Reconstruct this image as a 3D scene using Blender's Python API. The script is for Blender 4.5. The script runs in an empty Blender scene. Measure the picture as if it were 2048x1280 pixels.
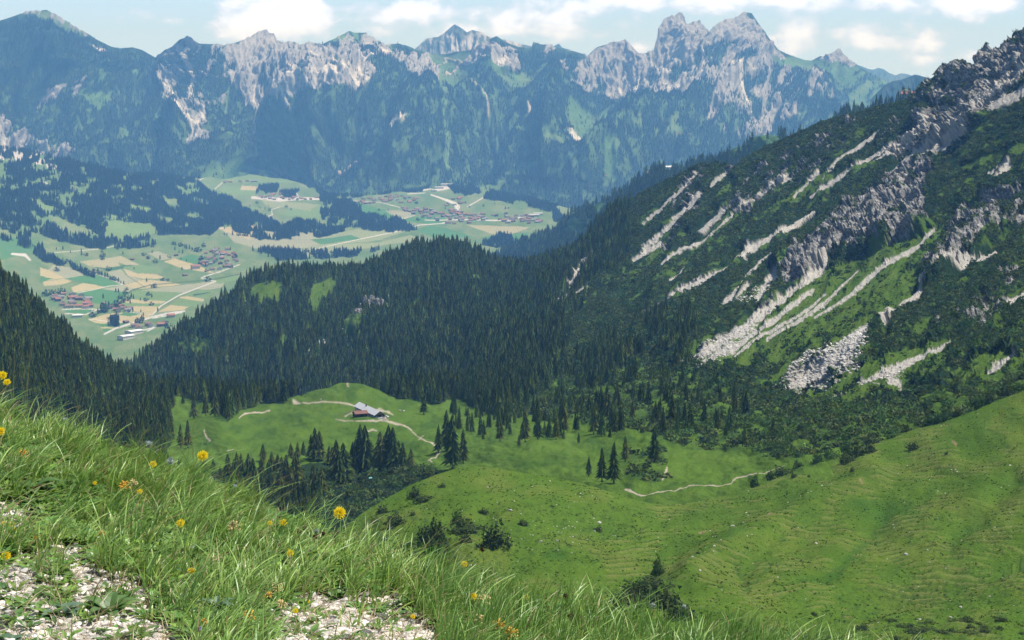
import bpy, math, random
import numpy as np
from mathutils import Vector, Matrix, Euler
R = math.radians
random.seed(7); RNG = np.random.default_rng(7)
S = bpy.context.scene
# ------------------------------------------------------------------ camera, sky, sun, exposure
F = 3700.0; HOR = 155.0                      # focal length in photo pixels, row of the horizon
TH = math.atan((640-HOR)/F)
cam = bpy.data.cameras.new('camera'); co = bpy.data.objects.new('camera', cam); S.collection.objects.link(co)
cam.sensor_width = 36; cam.lens = 36*F/2048; cam.clip_start = .1; cam.clip_end = 90000
co.location = (0,0,0); co.rotation_euler = (math.pi/2-TH, 0, 0); S.camera = co
SUN_EL, SUN_AZ = R(61), R(80)                # azimuth measured from the view direction (+Y) towards +X
W = bpy.data.worlds.new('World'); S.world = W; W.use_nodes = True
sun = bpy.data.lights.new('sun', 'SUN'); sun.energy = 5.0; sun.angle = R(.5); sun.color = (1,.96,.9)
so = bpy.data.objects.new('sun', sun); S.collection.objects.link(so)
sd = Vector((math.sin(SUN_AZ)*math.cos(SUN_EL), math.cos(SUN_AZ)*math.cos(SUN_EL), math.sin(SUN_EL)))
so.rotation_euler = sd.to_track_quat('Z','Y').to_euler()
S.view_settings.view_transform = 'Standard'; S.view_settings.look = 'None'; S.view_settings.gamma = 1
S.view_settings.exposure = 0.48
S.render.engine = 'CYCLES'; S.cycles.use_denoising = True
try: S.cycles.denoiser = 'OPENIMAGEDENOISE'; S.cycles.denoising_input_passes = 'RGB_ALBEDO_NORMAL'
except Exception: pass
S.cycles.max_bounces = 5; S.cycles.diffuse_bounces = 2; S.cycles.glossy_bounces = 1; S.cycles.transmission_bounces = 2
S.cycles.volume_bounces = 0; S.cycles.transparent_max_bounces = 4
S.render.use_persistent_data = False

class NT:                                    # tiny node helper
    def __init__(s, nt): s.nt = nt; nt.nodes.clear()
    def n(s, t, _in=None, **k):
        nd = s.nt.nodes.new(t)
        for a, v in k.items(): setattr(nd, a, v)
        for i, v in (_in or {}).items():
            if hasattr(v, 'is_output'): s.nt.links.new(v, nd.inputs[i])
            else: nd.inputs[i].default_value = v
        return nd
    def m(s, op, a, b=0., c=0., clamp=False):
        return s.n('ShaderNodeMath', {0:a, 1:b, 2:c}, operation=op, use_clamp=clamp).outputs[0]
    def mix(s, f, a, b, bt='MIX'):
        nd = s.nt.nodes.new('ShaderNodeMix'); nd.data_type = 'RGBA'; nd.blend_type = bt
        for i, v in ((0,f),(6,a),(7,b)):
            if hasattr(v, 'is_output'): s.nt.links.new(v, nd.inputs[i])
            else: nd.inputs[i].default_value = v
        return nd.outputs[2]
    def ss(s, v, a, b):                      # smoothstep
        return s.n('ShaderNodeMapRange', {0:v,1:a,2:b,3:0.,4:1.}, interpolation_type='SMOOTHSTEP').outputs[0]

def uv_dir(px, py): return ((px-1024)/F/math.cos(TH)*1.0, -(py-HOR)/F)
def build_world():
    t = NT(W.node_tree)
    sky = t.n('ShaderNodeTexSky', sky_type='NISHITA', sun_disc=False, sun_elevation=SUN_EL, sun_rotation=SUN_AZ, altitude=1700, air_density=1.15, dust_density=.6, ozone_density=1.)
    tc = t.n('ShaderNodeTexCoord')
    sp = t.n('ShaderNodeSeparateXYZ', {0: tc.outputs['Generated']})
    yy = t.m('MAXIMUM', t.m('ABSOLUTE', sp.outputs[1]), .02)
    u = t.m('DIVIDE', sp.outputs[0], yy); v = t.m('DIVIDE', sp.outputs[2], yy)
    cv = t.n('ShaderNodeCombineXYZ', {0:u, 1:t.m('MULTIPLY', v, 1.5), 2:sp.outputs[1]}).outputs[0]
    n1 = t.n('ShaderNodeTexNoise', {'Vector':cv, 'Scale':52., 'Detail':9., 'Roughness':.56, 'Distortion':.1}).outputs[0]
    n2 = t.n('ShaderNodeTexNoise', {'Vector':cv, 'Scale':9., 'Detail':4., 'Roughness':.5}).outputs[0]
    # cumulus: centre and half width / height above the flat base (direction space), strength
    C = [(545,48,105,60,1.1),(600,20,60,62,1.2),(830,30,75,40,.95),(905,60,60,26,.55),(1040,55,120,34,.95),(950,60,60,22,.7),(1250,10,230,26,.85),(1420,-5,130,40,.8),
         (1590,0,110,36,.9),(1760,5,60,30,.95),(1900,12,70,40,1.15),(1980,5,50,36,1.),(1735,78,85,34,.8),(1850,92,55,26,.75),(1600,70,60,28,.5),(1930,112,75,22,.6),(1835,118,60,14,.45),
         (1200,72,45,16,.5),(1280,95,40,14,.5),(350,45,80,10,.35),(735,62,50,16,.5),(1540,95,60,26,.4),(700,-10,60,40,.3),(2100,30,90,40,.6),(-150,40,120,30,.6)]
    acc = None
    for (px,py,w,h,s) in C:
        cu, cvv = uv_dir(px,py)
        du = t.m('DIVIDE', t.m('SUBTRACT', u, cu), w*1.15/F)
        dv = t.m('DIVIDE', t.m('SUBTRACT', v, cvv), h*1.2/F)
        dn = t.m('MULTIPLY', t.m('MINIMUM', dv, 0.), 1.5)
        dv = t.m('ADD', t.m('MAXIMUM', dv, 0.), dn)
        d = t.m('SQRT', t.m('ADD', t.m('MULTIPLY', du, du), t.m('MULTIPLY', dv, dv)))
        b = t.m('MULTIPLY', t.m('SUBTRACT', 1.25, d), s)
        acc = b if acc is None else t.m('MAXIMUM', acc, b)
    gen = t.m('MULTIPLY', t.m('SUBTRACT', n2, .6), 2.2)          # scattered clouds over the rest of the sky
    hi = t.ss(v, .05, .12)
    acc = t.m('MAXIMUM', t.m('MAXIMUM', acc, -.3), t.m('ADD', t.m('MULTIPLY', gen, hi), t.m('MULTIPLY', t.m('SUBTRACT', 1., hi), -9.)))
    dens = t.m('ADD', acc, t.m('MULTIPLY', t.m('SUBTRACT', n1, .5), 3.4))
    mask = t.m('MULTIPLY', t.ss(dens, .05, .72), .95)
    puff = t.ss(dens, .35, 1.1)
    ccol = t.mix(puff, (7.6,9.0,12.4,1), (10.2,11.8,16.2,1))
    haze = t.mix(t.ss(v, .10, .0), (0,0,0,1), (.9,1.1,1.15,1))
    lift = t.mix(1., sky.outputs[0], (.55,.60,.66,1), 'MULTIPLY')
    base = t.mix(t.m('ADD', .05, t.m('MULTIPLY', t.ss(v, .16, .06), .7)), lift, (6.1,9.0,13.0,1))
    veil = t.mix(t.m('MULTIPLY', t.ss(v, .03, .0), .3), base, (7.2,9.2,12.5,1))
    col = t.mix(mask, veil, ccol)
    bg = t.n('ShaderNodeBackground', {0:col, 1:.08})
    t.n('ShaderNodeOutputWorld', {0:bg.outputs[0]})
build_world()

# ------------------------------------------------------------------ numpy helpers
def _h(ix, iy, iz, seed):
    h = (ix*374761393 + iy*668265263 + iz*2147483647 + seed*1274126177) & 0xffffffff
    h = ((h ^ (h >> 13))*1274126177) & 0xffffffff
    return h ^ (h >> 16)
_G = np.array([[1,1,0],[-1,1,0],[1,-1,0],[-1,-1,0],[1,0,1],[-1,0,1],[1,0,-1],[-1,0,-1],[0,1,1],[0,-1,1],[0,1,-1],[0,-1,-1],[1,1,0],[-1,1,0],[0,-1,1],[0,-1,-1]], float)
def pn(x, y, z=None, seed=0):
    x = np.asarray(x, float); y = np.asarray(y, float)
    two = z is None
    xi = np.floor(x).astype(np.int64); yi = np.floor(y).astype(np.int64); xf = x-xi; yf = y-yi
    if two: zi = np.zeros_like(xi); zf = np.full_like(xf, .37)
    else: z = np.asarray(z, float); zi = np.floor(z).astype(np.int64); zf = z-zi
    u, v, w = (a*a*a*(a*(a*6-15)+10) for a in (xf, yf, zf))
    out = 0
    for dx in (0,1):
        for dy in (0,1):
            for dz in ((0,) if two else (0,1)):
                g = _G[_h(xi+dx, yi+dy, zi+dz, seed) & 15]
                d = g[...,0]*(xf-dx)+g[...,1]*(yf-dy)+g[...,2]*(zf-dz)
                wt = (u if dx else 1-u)*(v if dy else 1-v)*(1 if two else (w if dz else 1-w))
                out = out + d*wt
    return out
def fbm(x, y, z=None, o=4, seed=0, g=.5, ridged=False):
    a = 1.; s = 0.; k = 1.; tot = 0
    for i in range(o):
        n = pn(x*k, y*k, None if z is None else z*k, seed+i*17)
        if ridged: n = 1-2*np.abs(n)*1.4
        s = s + n*a; tot += a; a *= g; k *= 2.03
    return s/tot
def sst(v, a, b):
    t = np.clip((v-a)/(b-a), 0, 1); return t*t*(3-2*t)
def lerp(a, b, t): return a+(b-a)*t
def tps_fit(P, v, lam=1e-3):
    P = np.asarray(P, float)/300.; n = len(P)
    d = np.linalg.norm(P[:,None]-P[None], axis=2); K = d*d*np.log(d+1e-9)
    A = np.zeros((n+3,n+3)); A[:n,:n] = K+lam*np.eye(n); A[:n,n] = 1; A[:n,n+1:] = P; A[n,:n] = 1; A[n+1:,:n] = P.T
    return P, np.linalg.solve(A, np.concatenate([v, np.zeros(3)]))
def tps_eval(fit, x, y):
    P, w = fit; X = np.stack([np.ravel(x), np.ravel(y)], 1)/300.; out = np.empty(len(X)); n = len(P)
    for i in range(0, len(X), 60000):
        q = X[i:i+60000]; d2 = (q[:,None,0]-P[None,:,0])**2+(q[:,None,1]-P[None,:,1])**2
        out[i:i+60000] = (.5*d2*np.log(d2+1e-12))@w[:n]+w[n]+q@w[n+1:]
    return out.reshape(np.shape(x))
def in_poly(px, py, poly):
    P = np.array(poly, float); ins = np.zeros(px.shape, bool)
    bb = (px >= P[:,0].min()-1) & (px <= P[:,0].max()+1) & (py >= P[:,1].min()-1) & (py <= P[:,1].max()+1)
    x = px[bb]; y = py[bb]; c = np.zeros(x.shape, bool); j = len(P)-1
    for i in range(len(P)):
        (x1,y1),(x2,y2) = P[i],P[j]; j = i
        if y1 == y2: continue
        c ^= ((y1 > y) != (y2 > y)) & (x < (x2-x1)*(y-y1)/(y2-y1)+x1)
    ins[bb] = c; return ins
def seg_d(px, py, line):
    """distance to a polyline of (x, y[, half width]); returns distance divided by the local half width"""
    best = np.full(px.shape, 1e9)
    for a, b in zip(line[:-1], line[1:]):
        wa = a[2] if len(a) > 2 else 1.; wb = b[2] if len(b) > 2 else wa
        dx, dy = b[0]-a[0], b[1]-a[1]; L = dx*dx+dy*dy+1e-9
        m = max(wa, wb)*3+3
        bb = (px > min(a[0],b[0])-m) & (px < max(a[0],b[0])+m) & (py > min(a[1],b[1])-m) & (py < max(a[1],b[1])+m)
        x = px[bb]; y = py[bb]; t = np.clip(((x-a[0])*dx+(y-a[1])*dy)/L, 0, 1)
        d = np.hypot(x-a[0]-t*dx, y-a[1]-t*dy)/(wa+(wb-wa)*t)
        best[bb] = np.minimum(best[bb], d)
    return best
def ray(px, py):
    x = (px-1024)/F; y = -(py-640)/F
    return np.stack([x, math.cos(TH)+y*math.sin(TH), -math.sin(TH)+y*math.cos(TH)], -1)
def at(px, py, Y):
    d = ray(np.asarray(px, float), np.asarray(py, float)); return d*(np.asarray(Y)/d[...,1])[...,None]
def interp(pts, x):
    P = np.array(pts, float); return np.interp(x, P[:,0], P[:,1])

# ------------------------------------------------------------------ mesh + material helpers
COL = S.collection
def mesh_np(name, V, Fq=None, T=None, col=None, smooth=True):
    me = bpy.data.meshes.new(name); V = np.ascontiguousarray(V, np.float32)
    parts = []; starts = []; tot = 0; sizes = []
    for A, k in ((Fq,4),(T,3)):
        if A is not None and len(A):
            A = np.ascontiguousarray(A, np.int32).reshape(-1,k); parts.append(A.ravel()); n = len(A)
            starts.append(np.arange(n, dtype=np.int32)*k+tot); sizes.append(np.full(n, k, np.int32)); tot += n*k
    lv = np.concatenate(parts); st = np.concatenate(starts)
    me.vertices.add(len(V)); me.vertices.foreach_set('co', V.ravel())
    me.loops.add(len(lv)); me.loops.foreach_set('vertex_index', lv)
    me.polygons.add(len(st)); me.polygons.foreach_set('loop_start', st)
    me.polygons.foreach_set('use_smooth', np.full(len(st), smooth))
    if col is not None:
        a = me.color_attributes.new('Col', 'FLOAT_COLOR', 'POINT')
        col = np.asarray(col); c = np.ones((len(V),4), np.float32); c[:,:col.shape[-1]] = col; a.data.foreach_set('color', c.ravel())
    me.update(calc_edges=True); return me
def link(name, me, mat=None, parent=None, loc=None):
    o = bpy.data.objects.new(name, me); COL.objects.link(o)
    if mat is not None and not me.materials: me.materials.append(mat)
    if parent is not None: o.parent = parent
    if loc is not None: o.location = loc
    return o
def tag(o, label=None, cat=None, group=None, kind=None):
    for k, v in (('label',label),('category',cat),('group',group),('kind',kind)):
        if v: o[k] = v
    return o
def mat_attr(name, rough=1., var=.3, scale=.3, bump=0., bscale=1., trans=0., detail=6, spec=.0, var2=0., scale2=.05, rocky=0.):
    m = bpy.data.materials.new(name); m.use_nodes = True; t = NT(m.node_tree)
    a = t.n('ShaderNodeAttribute', attribute_name='Col').outputs[0]
    g = t.n('ShaderNodeNewGeometry').outputs['Position']
    n = t.n('ShaderNodeTexNoise', {'Vector':g,'Scale':scale,'Detail':float(detail),'Roughness':.62}).outputs[0]
    f = t.m('ADD', 1-var, t.m('MULTIPLY', n, 2*var))
    if var2:
        n2 = t.n('ShaderNodeTexNoise', {'Vector':g,'Scale':scale2,'Detail':6.,'Roughness':.66}).outputs[0]
        f = t.m('MULTIPLY', f, t.m('ADD', 1-var2, t.m('MULTIPLY', n2, 2*var2)))
    if rocky:                                # broken rock: bedding, blocks and cracks where the alpha of Col says rock
        ra = t.n('ShaderNodeAttribute', attribute_name='Col').outputs['Alpha']
        mp = t.n('ShaderNodeMapping', {'Vector':g, 'Rotation':(.25,.35,0.), 'Scale':(1.,1.,2.6)}).outputs[0]
        s1 = t.n('ShaderNodeTexNoise', {'Vector':mp,'Scale':.16,'Detail':9.,'Roughness':.72,'Distortion':.6}).outputs[0]
        vo = t.n('ShaderNodeTexVoronoi', {'Vector':mp,'Scale':.22,'Randomness':1.}, feature='DISTANCE_TO_EDGE').outputs['Distance']
        rf = t.m('MULTIPLY', t.m('ADD', .32, t.m('MULTIPLY', t.ss(s1, .33, .67), 1.15)), t.m('ADD', .6, t.m('MULTIPLY', t.ss(vo, 0., .16), .4)))
        f = t.m('MULTIPLY', f, t.m('ADD', 1., t.m('MULTIPLY', ra, t.m('SUBTRACT', rf, 1.))))
    c = t.n('ShaderNodeVectorMath', {0:a, 3:f}, operation='SCALE').outputs[0]
    b = t.n('ShaderNodeBsdfPrincipled', {'Base Color':c, 'Roughness':rough, 'Specular IOR Level':spec})
    if bump:
        nb = t.n('ShaderNodeTexNoise', {'Vector':g,'Scale':bscale,'Detail':8.,'Roughness':.68}).outputs[0]
        bp = t.n('ShaderNodeBump', {'Strength':1.,'Distance':bump,'Height':nb}); t.nt.links.new(bp.outputs[0], b.inputs['Normal'])
    out = b.outputs[0]
    if trans:
        tr = t.n('ShaderNodeBsdfTranslucent', {0:c}).outputs[0]
        out = t.n('ShaderNodeMixShader', {0:trans, 1:out, 2:tr}).outputs[0]
    t.n('ShaderNodeOutputMaterial', {0:out}); return m
def mat_flat(name, c, rough=.8, var=.15, scale=2., spec=.2, metal=0., bump=0., trans=0.):
    m = bpy.data.materials.new(name); m.use_nodes = True; t = NT(m.node_tree)
    g = t.n('ShaderNodeTexCoord').outputs['Object']
    n = t.n('ShaderNodeTexNoise', {'Vector':g,'Scale':scale,'Detail':5.,'Roughness':.6}).outputs[0]
    col = t.mix(n, tuple(x*(1-var) for x in c)+(1,), tuple(min(1,x*(1+var)) for x in c)+(1,))
    b = t.n('ShaderNodeBsdfPrincipled', {'Base Color':col,'Roughness':rough,'Specular IOR Level':spec,'Metallic':metal})
    if bump:
        bp = t.n('ShaderNodeBump', {'Strength':1.,'Distance':bump,'Height':n}); t.nt.links.new(bp.outputs[0], b.inputs['Normal'])
    out = b.outputs[0]
    if trans:
        out = t.n('ShaderNodeMixShader', {0:trans, 1:out, 2:t.n('ShaderNodeBsdfTranslucent', {0:col}).outputs[0]}).outputs[0]
    t.n('ShaderNodeOutputMaterial', {0:out}); return m

class Sheet:
    """a stretch of land: a grid of ground points laid out from its lower edge to its crest, going on down the far side"""
    def __init__(s, name, x0, x1, nx, bottom, crest, ny, ctrl, mode='Y', lam=1e-3, back=8, bstep=.03, drop=.5):
        s.name = name; s.x0, s.x1, s.nx, s.ny = x0, x1, nx, ny
        s.px1 = np.linspace(x0, x1, nx); s.b = interp(bottom, s.px1); s.c = interp(crest, s.px1)
        t = np.linspace(0, 1, ny); s.px = np.repeat(s.px1[None], ny, 0); s.py = s.b[None]+(s.c-s.b)[None]*t[:,None]
        C = np.array(ctrl, float); s.mode = mode
        s.fit = tps_fit(C[:,:2], np.log(C[:,2]) if mode == 'Y' else C[:,2], lam)
        v = tps_eval(s.fit, s.px, s.py)
        Y = np.exp(v) if mode == 'Y' else v*F/(s.py-HOR)
        s.Y0 = Y; s.P = at(s.px, s.py, Y); s.back, s.bstep, s.drop = back, bstep, drop
    nsm = 6
    def normals(s):
        P = s.P; du = np.gradient(P, axis=1); dv = np.gradient(P, axis=0)
        n = np.cross(du, dv); n /= np.linalg.norm(n, axis=2, keepdims=True)+1e-12
        n[n[...,2] < 0] *= -1
        for _ in range(s.nsm):               # smoothed, so that relief does not fold over itself
            for ax in (0,1):
                n = (n+np.roll(n,1,ax)+np.roll(n,-1,ax)+np.roll(n,3,ax)+np.roll(n,-3,ax))/5
            n /= np.linalg.norm(n, axis=2, keepdims=True)
        return n
    def displace(s, h):
        s.P = s.P + s.normals()*h[...,None]
    def build(s, mat, col, label=None, smooth=True):
        c = s.P[-1]; hd = c.copy(); hd[:,2] = 0; hd /= np.linalg.norm(hd, axis=1, keepdims=True)
        rows = []; D = s.Y0[-1]
        for k in range(1, s.back+1):
            st = (k**1.6)*s.bstep*D; r = c + hd*st[:,None]; r[:,2] = c[:,2]-st*s.drop*(1-math.exp(-k*.7)); rows.append(r)
        A = np.concatenate([s.P]+[r[None] for r in rows], 0) if rows else s.P
        Cc = np.concatenate([col]+[col[-1:]]*len(rows), 0) if rows else col
        if s.name in ('mountain_pasture','near_meadow'):  # the ground goes on towards the foot of the near slope
            b0 = A[0]; fr = [np.stack([b0[:,0]*f, b0[:,1]*f, b0[:,2]*(.9*f+.1) if s.name == 'near_meadow' else b0[:,2]-3*(1-f)], 1)[None] for f in (.1,.2,.35,.5,.65,.8,.92)]
            A = np.concatenate(fr+[A], 0); Cc = np.concatenate([Cc[:1]]*7+[Cc], 0)
        D = float(np.median(s.Y0)); L0, R0 = [], []      # and runs on past the sides of the picture
        for k in (1,2,3,4):
            for e, lst, sg, ok in ((0,L0,-1,s.x0 < -100),(-1,R0,1,s.x1 > 2120)):
                if ok: q = A[:,e].copy(); q[:,0] += sg*.07*D*k; lst.append(q[:,None])
        A = np.concatenate(L0[::-1]+[A]+R0, 1); Cc = np.concatenate([Cc[:,:1]]*len(L0)+[Cc]+[Cc[:,-1:]]*len(R0), 1)
        ny, nx = A.shape[:2]; i = np.arange(ny*nx).reshape(ny, nx)
        Fq = np.stack([i[:-1,:-1], i[:-1,1:], i[1:,1:], i[1:,:-1]], -1).reshape(-1,4)
        me = mesh_np(s.name, A.reshape(-1,3), Fq, col=Cc.reshape(-1,Cc.shape[-1]), smooth=smooth)
        o = link(s.name, me, mat); tag(o, label, kind='structure'); s.col = col; return o
    def find(s, px, py):
        """ground point that stands at the photo position px, py of the undisplaced sheet"""
        px = np.asarray(px, float); py = np.asarray(py, float)
        u = np.clip((px-s.x0)/(s.x1-s.x0)*(s.nx-1), 0, s.nx-1.001)
        b = np.interp(px, s.px1, s.b); c = np.interp(px, s.px1, s.c)
        v = np.clip((py-b)/(c-b)*(s.ny-1), 0, s.ny-1.001)
        i = u.astype(int); j = v.astype(int); fu = (u-i)[...,None]; fv = (v-j)[...,None]; P = s.P
        return (P[j,i]*(1-fu)+P[j,i+1]*fu)*(1-fv)+(P[j+1,i]*(1-fu)+P[j+1,i+1]*fu)*fv
    def scatter(s, dens, n=None, seed=1):
        """random ground points, dens = plants per square metre on every grid point"""
        rg = np.random.default_rng(seed); P = s.P
        a = np.linalg.norm(np.cross(P[:-1,1:]-P[:-1,:-1], P[1:,:-1]-P[:-1,:-1]), axis=2)
        w = (a*.25*(dens[:-1,:-1]+dens[1:,1:]+dens[:-1,1:]+dens[1:,:-1])).ravel(); tot = w.sum()
        if n is None: n = int(tot)
        k = np.searchsorted(np.cumsum(w), rg.random(n)*tot); k = np.clip(k, 0, len(w)-1)
        j, i = np.divmod(k, s.nx-1); fu = rg.random(n)[:,None]; fv = rg.random(n)[:,None]
        Q = (P[j,i]*(1-fu)+P[j,i+1]*fu)*(1-fv)+(P[j+1,i]*(1-fu)+P[j+1,i+1]*fu)*fv
        return Q, s.px[j,i], s.py[j,i]

def A3(*c): return np.array(c, float)
GRASS = A3(.068,.122,.018); GRASS2 = A3(.10,.135,.03); GRASSD = A3(.035,.075,.014)
PINE = A3(.016,.034,.014); FLOOR = A3(.02,.038,.014); SCREE = A3(.40,.38,.345); ROCK = A3(.28,.272,.26); ROCKD = A3(.12,.12,.125); EARTH = A3(.22,.16,.10)
def paint(col, mask, c):
    m = np.asarray(mask, float)[...,None]; col[:] = col*(1-m)+np.asarray(c)*m

# ------------------------------------------------------------------ land, far to near
M_far = mat_attr('far_slope', var=.35, scale=.012, bump=22., bscale=.011, var2=.2, scale2=.003)
M_rock = mat_attr('mountain_ground', var=.5, scale=.3, bump=4., bscale=.09, var2=.25, scale2=.03)
M_cliff = mat_attr('mountain_rock', var=.35, scale=1.1, bump=2.2, bscale=.3, var2=.25, scale2=.16, detail=8, rocky=1.)
M_mead = mat_attr('meadow_ground', var=.62, scale=1.5, bump=.7, bscale=.8, var2=.3, scale2=.09)
M_val = mat_attr('valley_ground', var=.12, scale=.02, bump=0., var2=.15, scale2=.006)
gx, gy = np.meshgrid(np.linspace(-10500,11500,60), np.linspace(-50,20500,60)); gV = np.stack([gx.ravel(), gy.ravel(), np.full(gx.size,-888.)+6*pn(gx.ravel()/900,gy.ravel()/900)], 1)
gi = np.arange(3600).reshape(60,60); gF = np.stack([gi[:-1,:-1],gi[:-1,1:],gi[1:,1:],gi[1:,:-1]],-1).reshape(-1,4)
tag(link('ground', mesh_np('ground', gV, Fq=gF, col=np.tile(A3(.06,.11,.035),(3600,1))), M_far), kind='structure')
FC = [(-200,70),(0,41),(27,33),(52,24),(93,20),(113,29),(138,45),(158,58),(179,69),(193,79),(223,94),(241,97),(265,95),(285,101),(311,115),(320,107),(344,93),(359,79),(373,74),(389,81),(399,87),(426,88),(447,91),(464,88),(488,79),(509,67),(530,60),(547,69),(554,81),(571,86),(588,84),(602,90),(619,86),(646,88),(670,77),(698,62),(711,66),(732,65),(752,79),(773,90),(797,87),(818,93),(831,100),(866,109),(886,109),(921,103),(941,100),(965,86),(983,76),(993,72),(1010,84),(1024,90),(1044,96),(1062,96),(1067,84),(1082,89),(1103,90),(1123,98),(1154,105),(1175,112),(1192,95),(1209,90),(1230,86),(1251,80),(1261,89),(1278,108),(1299,105),(1307,100),(1314,76),(1316,60),(1330,38),(1347,31),(1359,25),(1369,34),(1372,48),(1386,45),(1400,43),(1410,55),(1418,64),(1430,52),(1448,40),(1475,33),(1489,24),(1503,27),(1513,41),(1527,60),(1540,79),(1556,98),(1571,107),(1589,113),(1609,120),(1623,121),(1640,113),(1661,109),(1671,101),(1679,96),(1687,107),(1695,117),(1709,127),(1723,136),(1743,148),(1767,159),(1788,172),(1830,210),(2200,260)]
far = Sheet('far_mountains', -180, 2180, 1400, [(-200,460),(1100,470),(1300,400),(2200,400)], FC, 230,
  [(-150,350,9800),(0,350,9900),(300,360,9900),(450,385,10000),(600,390,10000),(750,395,9900),(900,385,10000),(1000,370,10100),(1150,340,10000),(1300,340,10000),(1500,340,10100),(1800,340,10300),(2150,360,10300),
   (0,200,10400),(200,220,10900),(300,250,10900),(450,250,10700),(600,250,10800),(750,230,10900),(880,250,10900),(950,180,11500),(1100,220,11300),(1250,210,11500),(1400,220,11500),(1600,220,11800),(500,345,10800),
   (50,25,11000),(170,65,11200),(311,115,11900),(373,74,11500),(530,60,11900),(700,62,11900),(866,109,12300),(993,72,12000),(1150,105,12200),(1251,80,12300),(1359,25,12500),(1489,24,12800),(1609,120,12700),(1679,96,12700),(1767,159,12900),(2100,240,13000),(600,460,9700),(1300,400,9700),(100,460,9500)], back=6, bstep=.02)
px, py = far.px, far.py; cr = far.c[None]
wx = px+fbm(px/28,py/28,seed=3)*16; wy = py+fbm(px/28,py/28,seed=4)*16
st = fbm((wx+.35*wy)/20, wy/44, o=5, seed=11, g=.58); sp = fbm(px/26, py/26, o=5, seed=12); fine = fbm(px/5, py/7, o=3, seed=13)
gul = fbm((wx+.15*wy)/46, wy/150, o=5, seed=21, ridged=True)
def zone(polys, x=None, y=None):
    m = np.zeros(px.shape, bool)
    for p in polys: m |= in_poly(wx if x is None else x, wy if y is None else y, p)
    return m
col = np.empty(px.shape+(3,)); col[:] = (.03,.055,.03)
depth = py-cr
# grassy mottling inside the forest
clr = sst(fbm(px/17,py/12,o=4,seed=14)+.12*fbm(px/90,py/60,seed=15),.07,.2)*sst(py,110,220)
paint(col, sst(sp, .06, .3)*.55, A3(.05,.10,.04)); paint(col, clr*.7, A3(.085,.15,.055))
# rock: polygons with the share of bare rock
rk = np.zeros(px.shape)
for pl, a in [([(430,85),(620,80),(700,120),(740,200),(700,215),(560,230),(500,200),(450,160)],.85),([(330,90),(470,90),(450,200),(420,260),(380,290),(340,230),(320,150)],.42),([(600,90),(860,110),(880,160),(760,170),(700,150),(620,160)],.75),
              ([(310,105),(380,70),(400,90),(350,130),(315,140)],.8),([(480,80),(530,55),(570,85),(540,110)],1.1),([(960,80),(1030,100),(1035,150),(1010,170),(960,140),(920,130)],.85),
              ([(1170,110),(1250,75),(1300,120),(1310,230),(1240,200),(1200,150)],.95),([(1290,100),(1310,30),(1380,20),(1440,60),(1500,110),(1560,150),(1500,160),(1420,140),(1360,160),(1300,140)],1.15),([(1400,70),(1490,15),(1570,120),(1500,130),(1440,110)],1.15),
              ([(1280,150),(1500,150),(1560,200),(1600,250),(1480,245),(1350,220),(1290,200)],.62),([(1640,118),(1679,92),(1710,130),(1670,125)],1.0),([(1500,140),(1640,150),(1700,220),(1560,240)],.38),([(1100,130),(1180,120),(1200,180),(1120,190)],.5),
              ([(350,260),(420,250),(430,300),(380,320)],.55),([(80,180),(140,180),(140,220),(85,215)],.45),([(-180,230),(20,255),(80,290),(150,340),(60,330),(-180,320)],.75),([(640,60),(760,60),(800,100),(700,110)],.45),([(30,18),(130,30),(200,75),(150,62),(60,30)],.3),([(1380,230),(1560,250),(1500,290),(1400,270)],.3),([(1060,80),(1110,88),(1090,120)],.6),([(180,92),(210,92),(208,108),(182,104)],.9)]:
    d = in_poly(wx, wy, pl)
    rk = np.maximum(rk, d*a)
rockm = sst(st*1.25+fine*.22+sp*.35+rk, .46, .60)*(rk > 0)
# meadows
md = np.zeros(px.shape)
for pl, a in [([(860,115),(960,100),(1000,160),(1090,150),(1100,180),(1010,185),(960,170),(900,175),(840,165),(820,150)],.85),([(1140,225),(1215,215),(1225,250),(1240,300),(1180,310),(1140,290)],1.),([(1480,85),(1560,110),(1640,120),(1700,125),(1740,150),(1700,165),(1560,150),(1500,130)],.9),([(1600,130),(1790,170),(1760,215),(1640,200)],.45),
              ([(975,350),(1040,330),(1150,320),(1150,325),(1070,345),(1000,352)],1.2),([(930,395),(980,368),(1020,362),(990,400),(1030,410),(1090,420),(1100,440),(900,440)],1.2),([(1200,335),(1240,330),(1230,365),(1200,360)],1.),([(500,340),(620,350),(640,390),(560,385),(420,385),(400,365),(450,345)],1.2),
              ([(160,160),(185,170),(180,200),(165,195)],1.),([(140,215),(180,212),(220,225),(190,235),(140,225)],1.),([(40,22),(110,28),(190,75),(130,60),(80,40)],1.),([(640,60),(760,70),(790,95),(720,90),(660,85)],.75),([(235,165),(265,160),(262,170),(240,172)],1.),([(230,300),(262,240),(267,242),(245,300)],1.),([(240,290),(320,290),(300,340),(220,330)],.35),
              ([(850,195),(880,200),(870,215),(845,210)],1.),([(790,190),(815,205),(800,212)],.8),([(560,270),(700,300),(720,340),(600,330)],.3),([(950,250),(1000,255),(1040,300),(990,290)],.25),([(1100,150),(1180,160),(1200,190),(1120,180)],.35),([(1240,230),(1330,240),(1360,300),(1260,300)],.3),([(1700,170),(1800,170),(1820,210),(1720,215)],.7),([(1020,190),(1190,170),(1210,185),(1100,200)],.3)]:
    md = np.maximum(md, in_poly(wx, wy, pl)*a)
meadm = sst(sp*.8+fine*.35+md, .45, .62)*(md > 0)
paint(col, meadm, A3(.085,.16,.055)*(1)); paint(col, meadm*sst(sp,0,.3)*.5, A3(.14,.19,.08))
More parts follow.
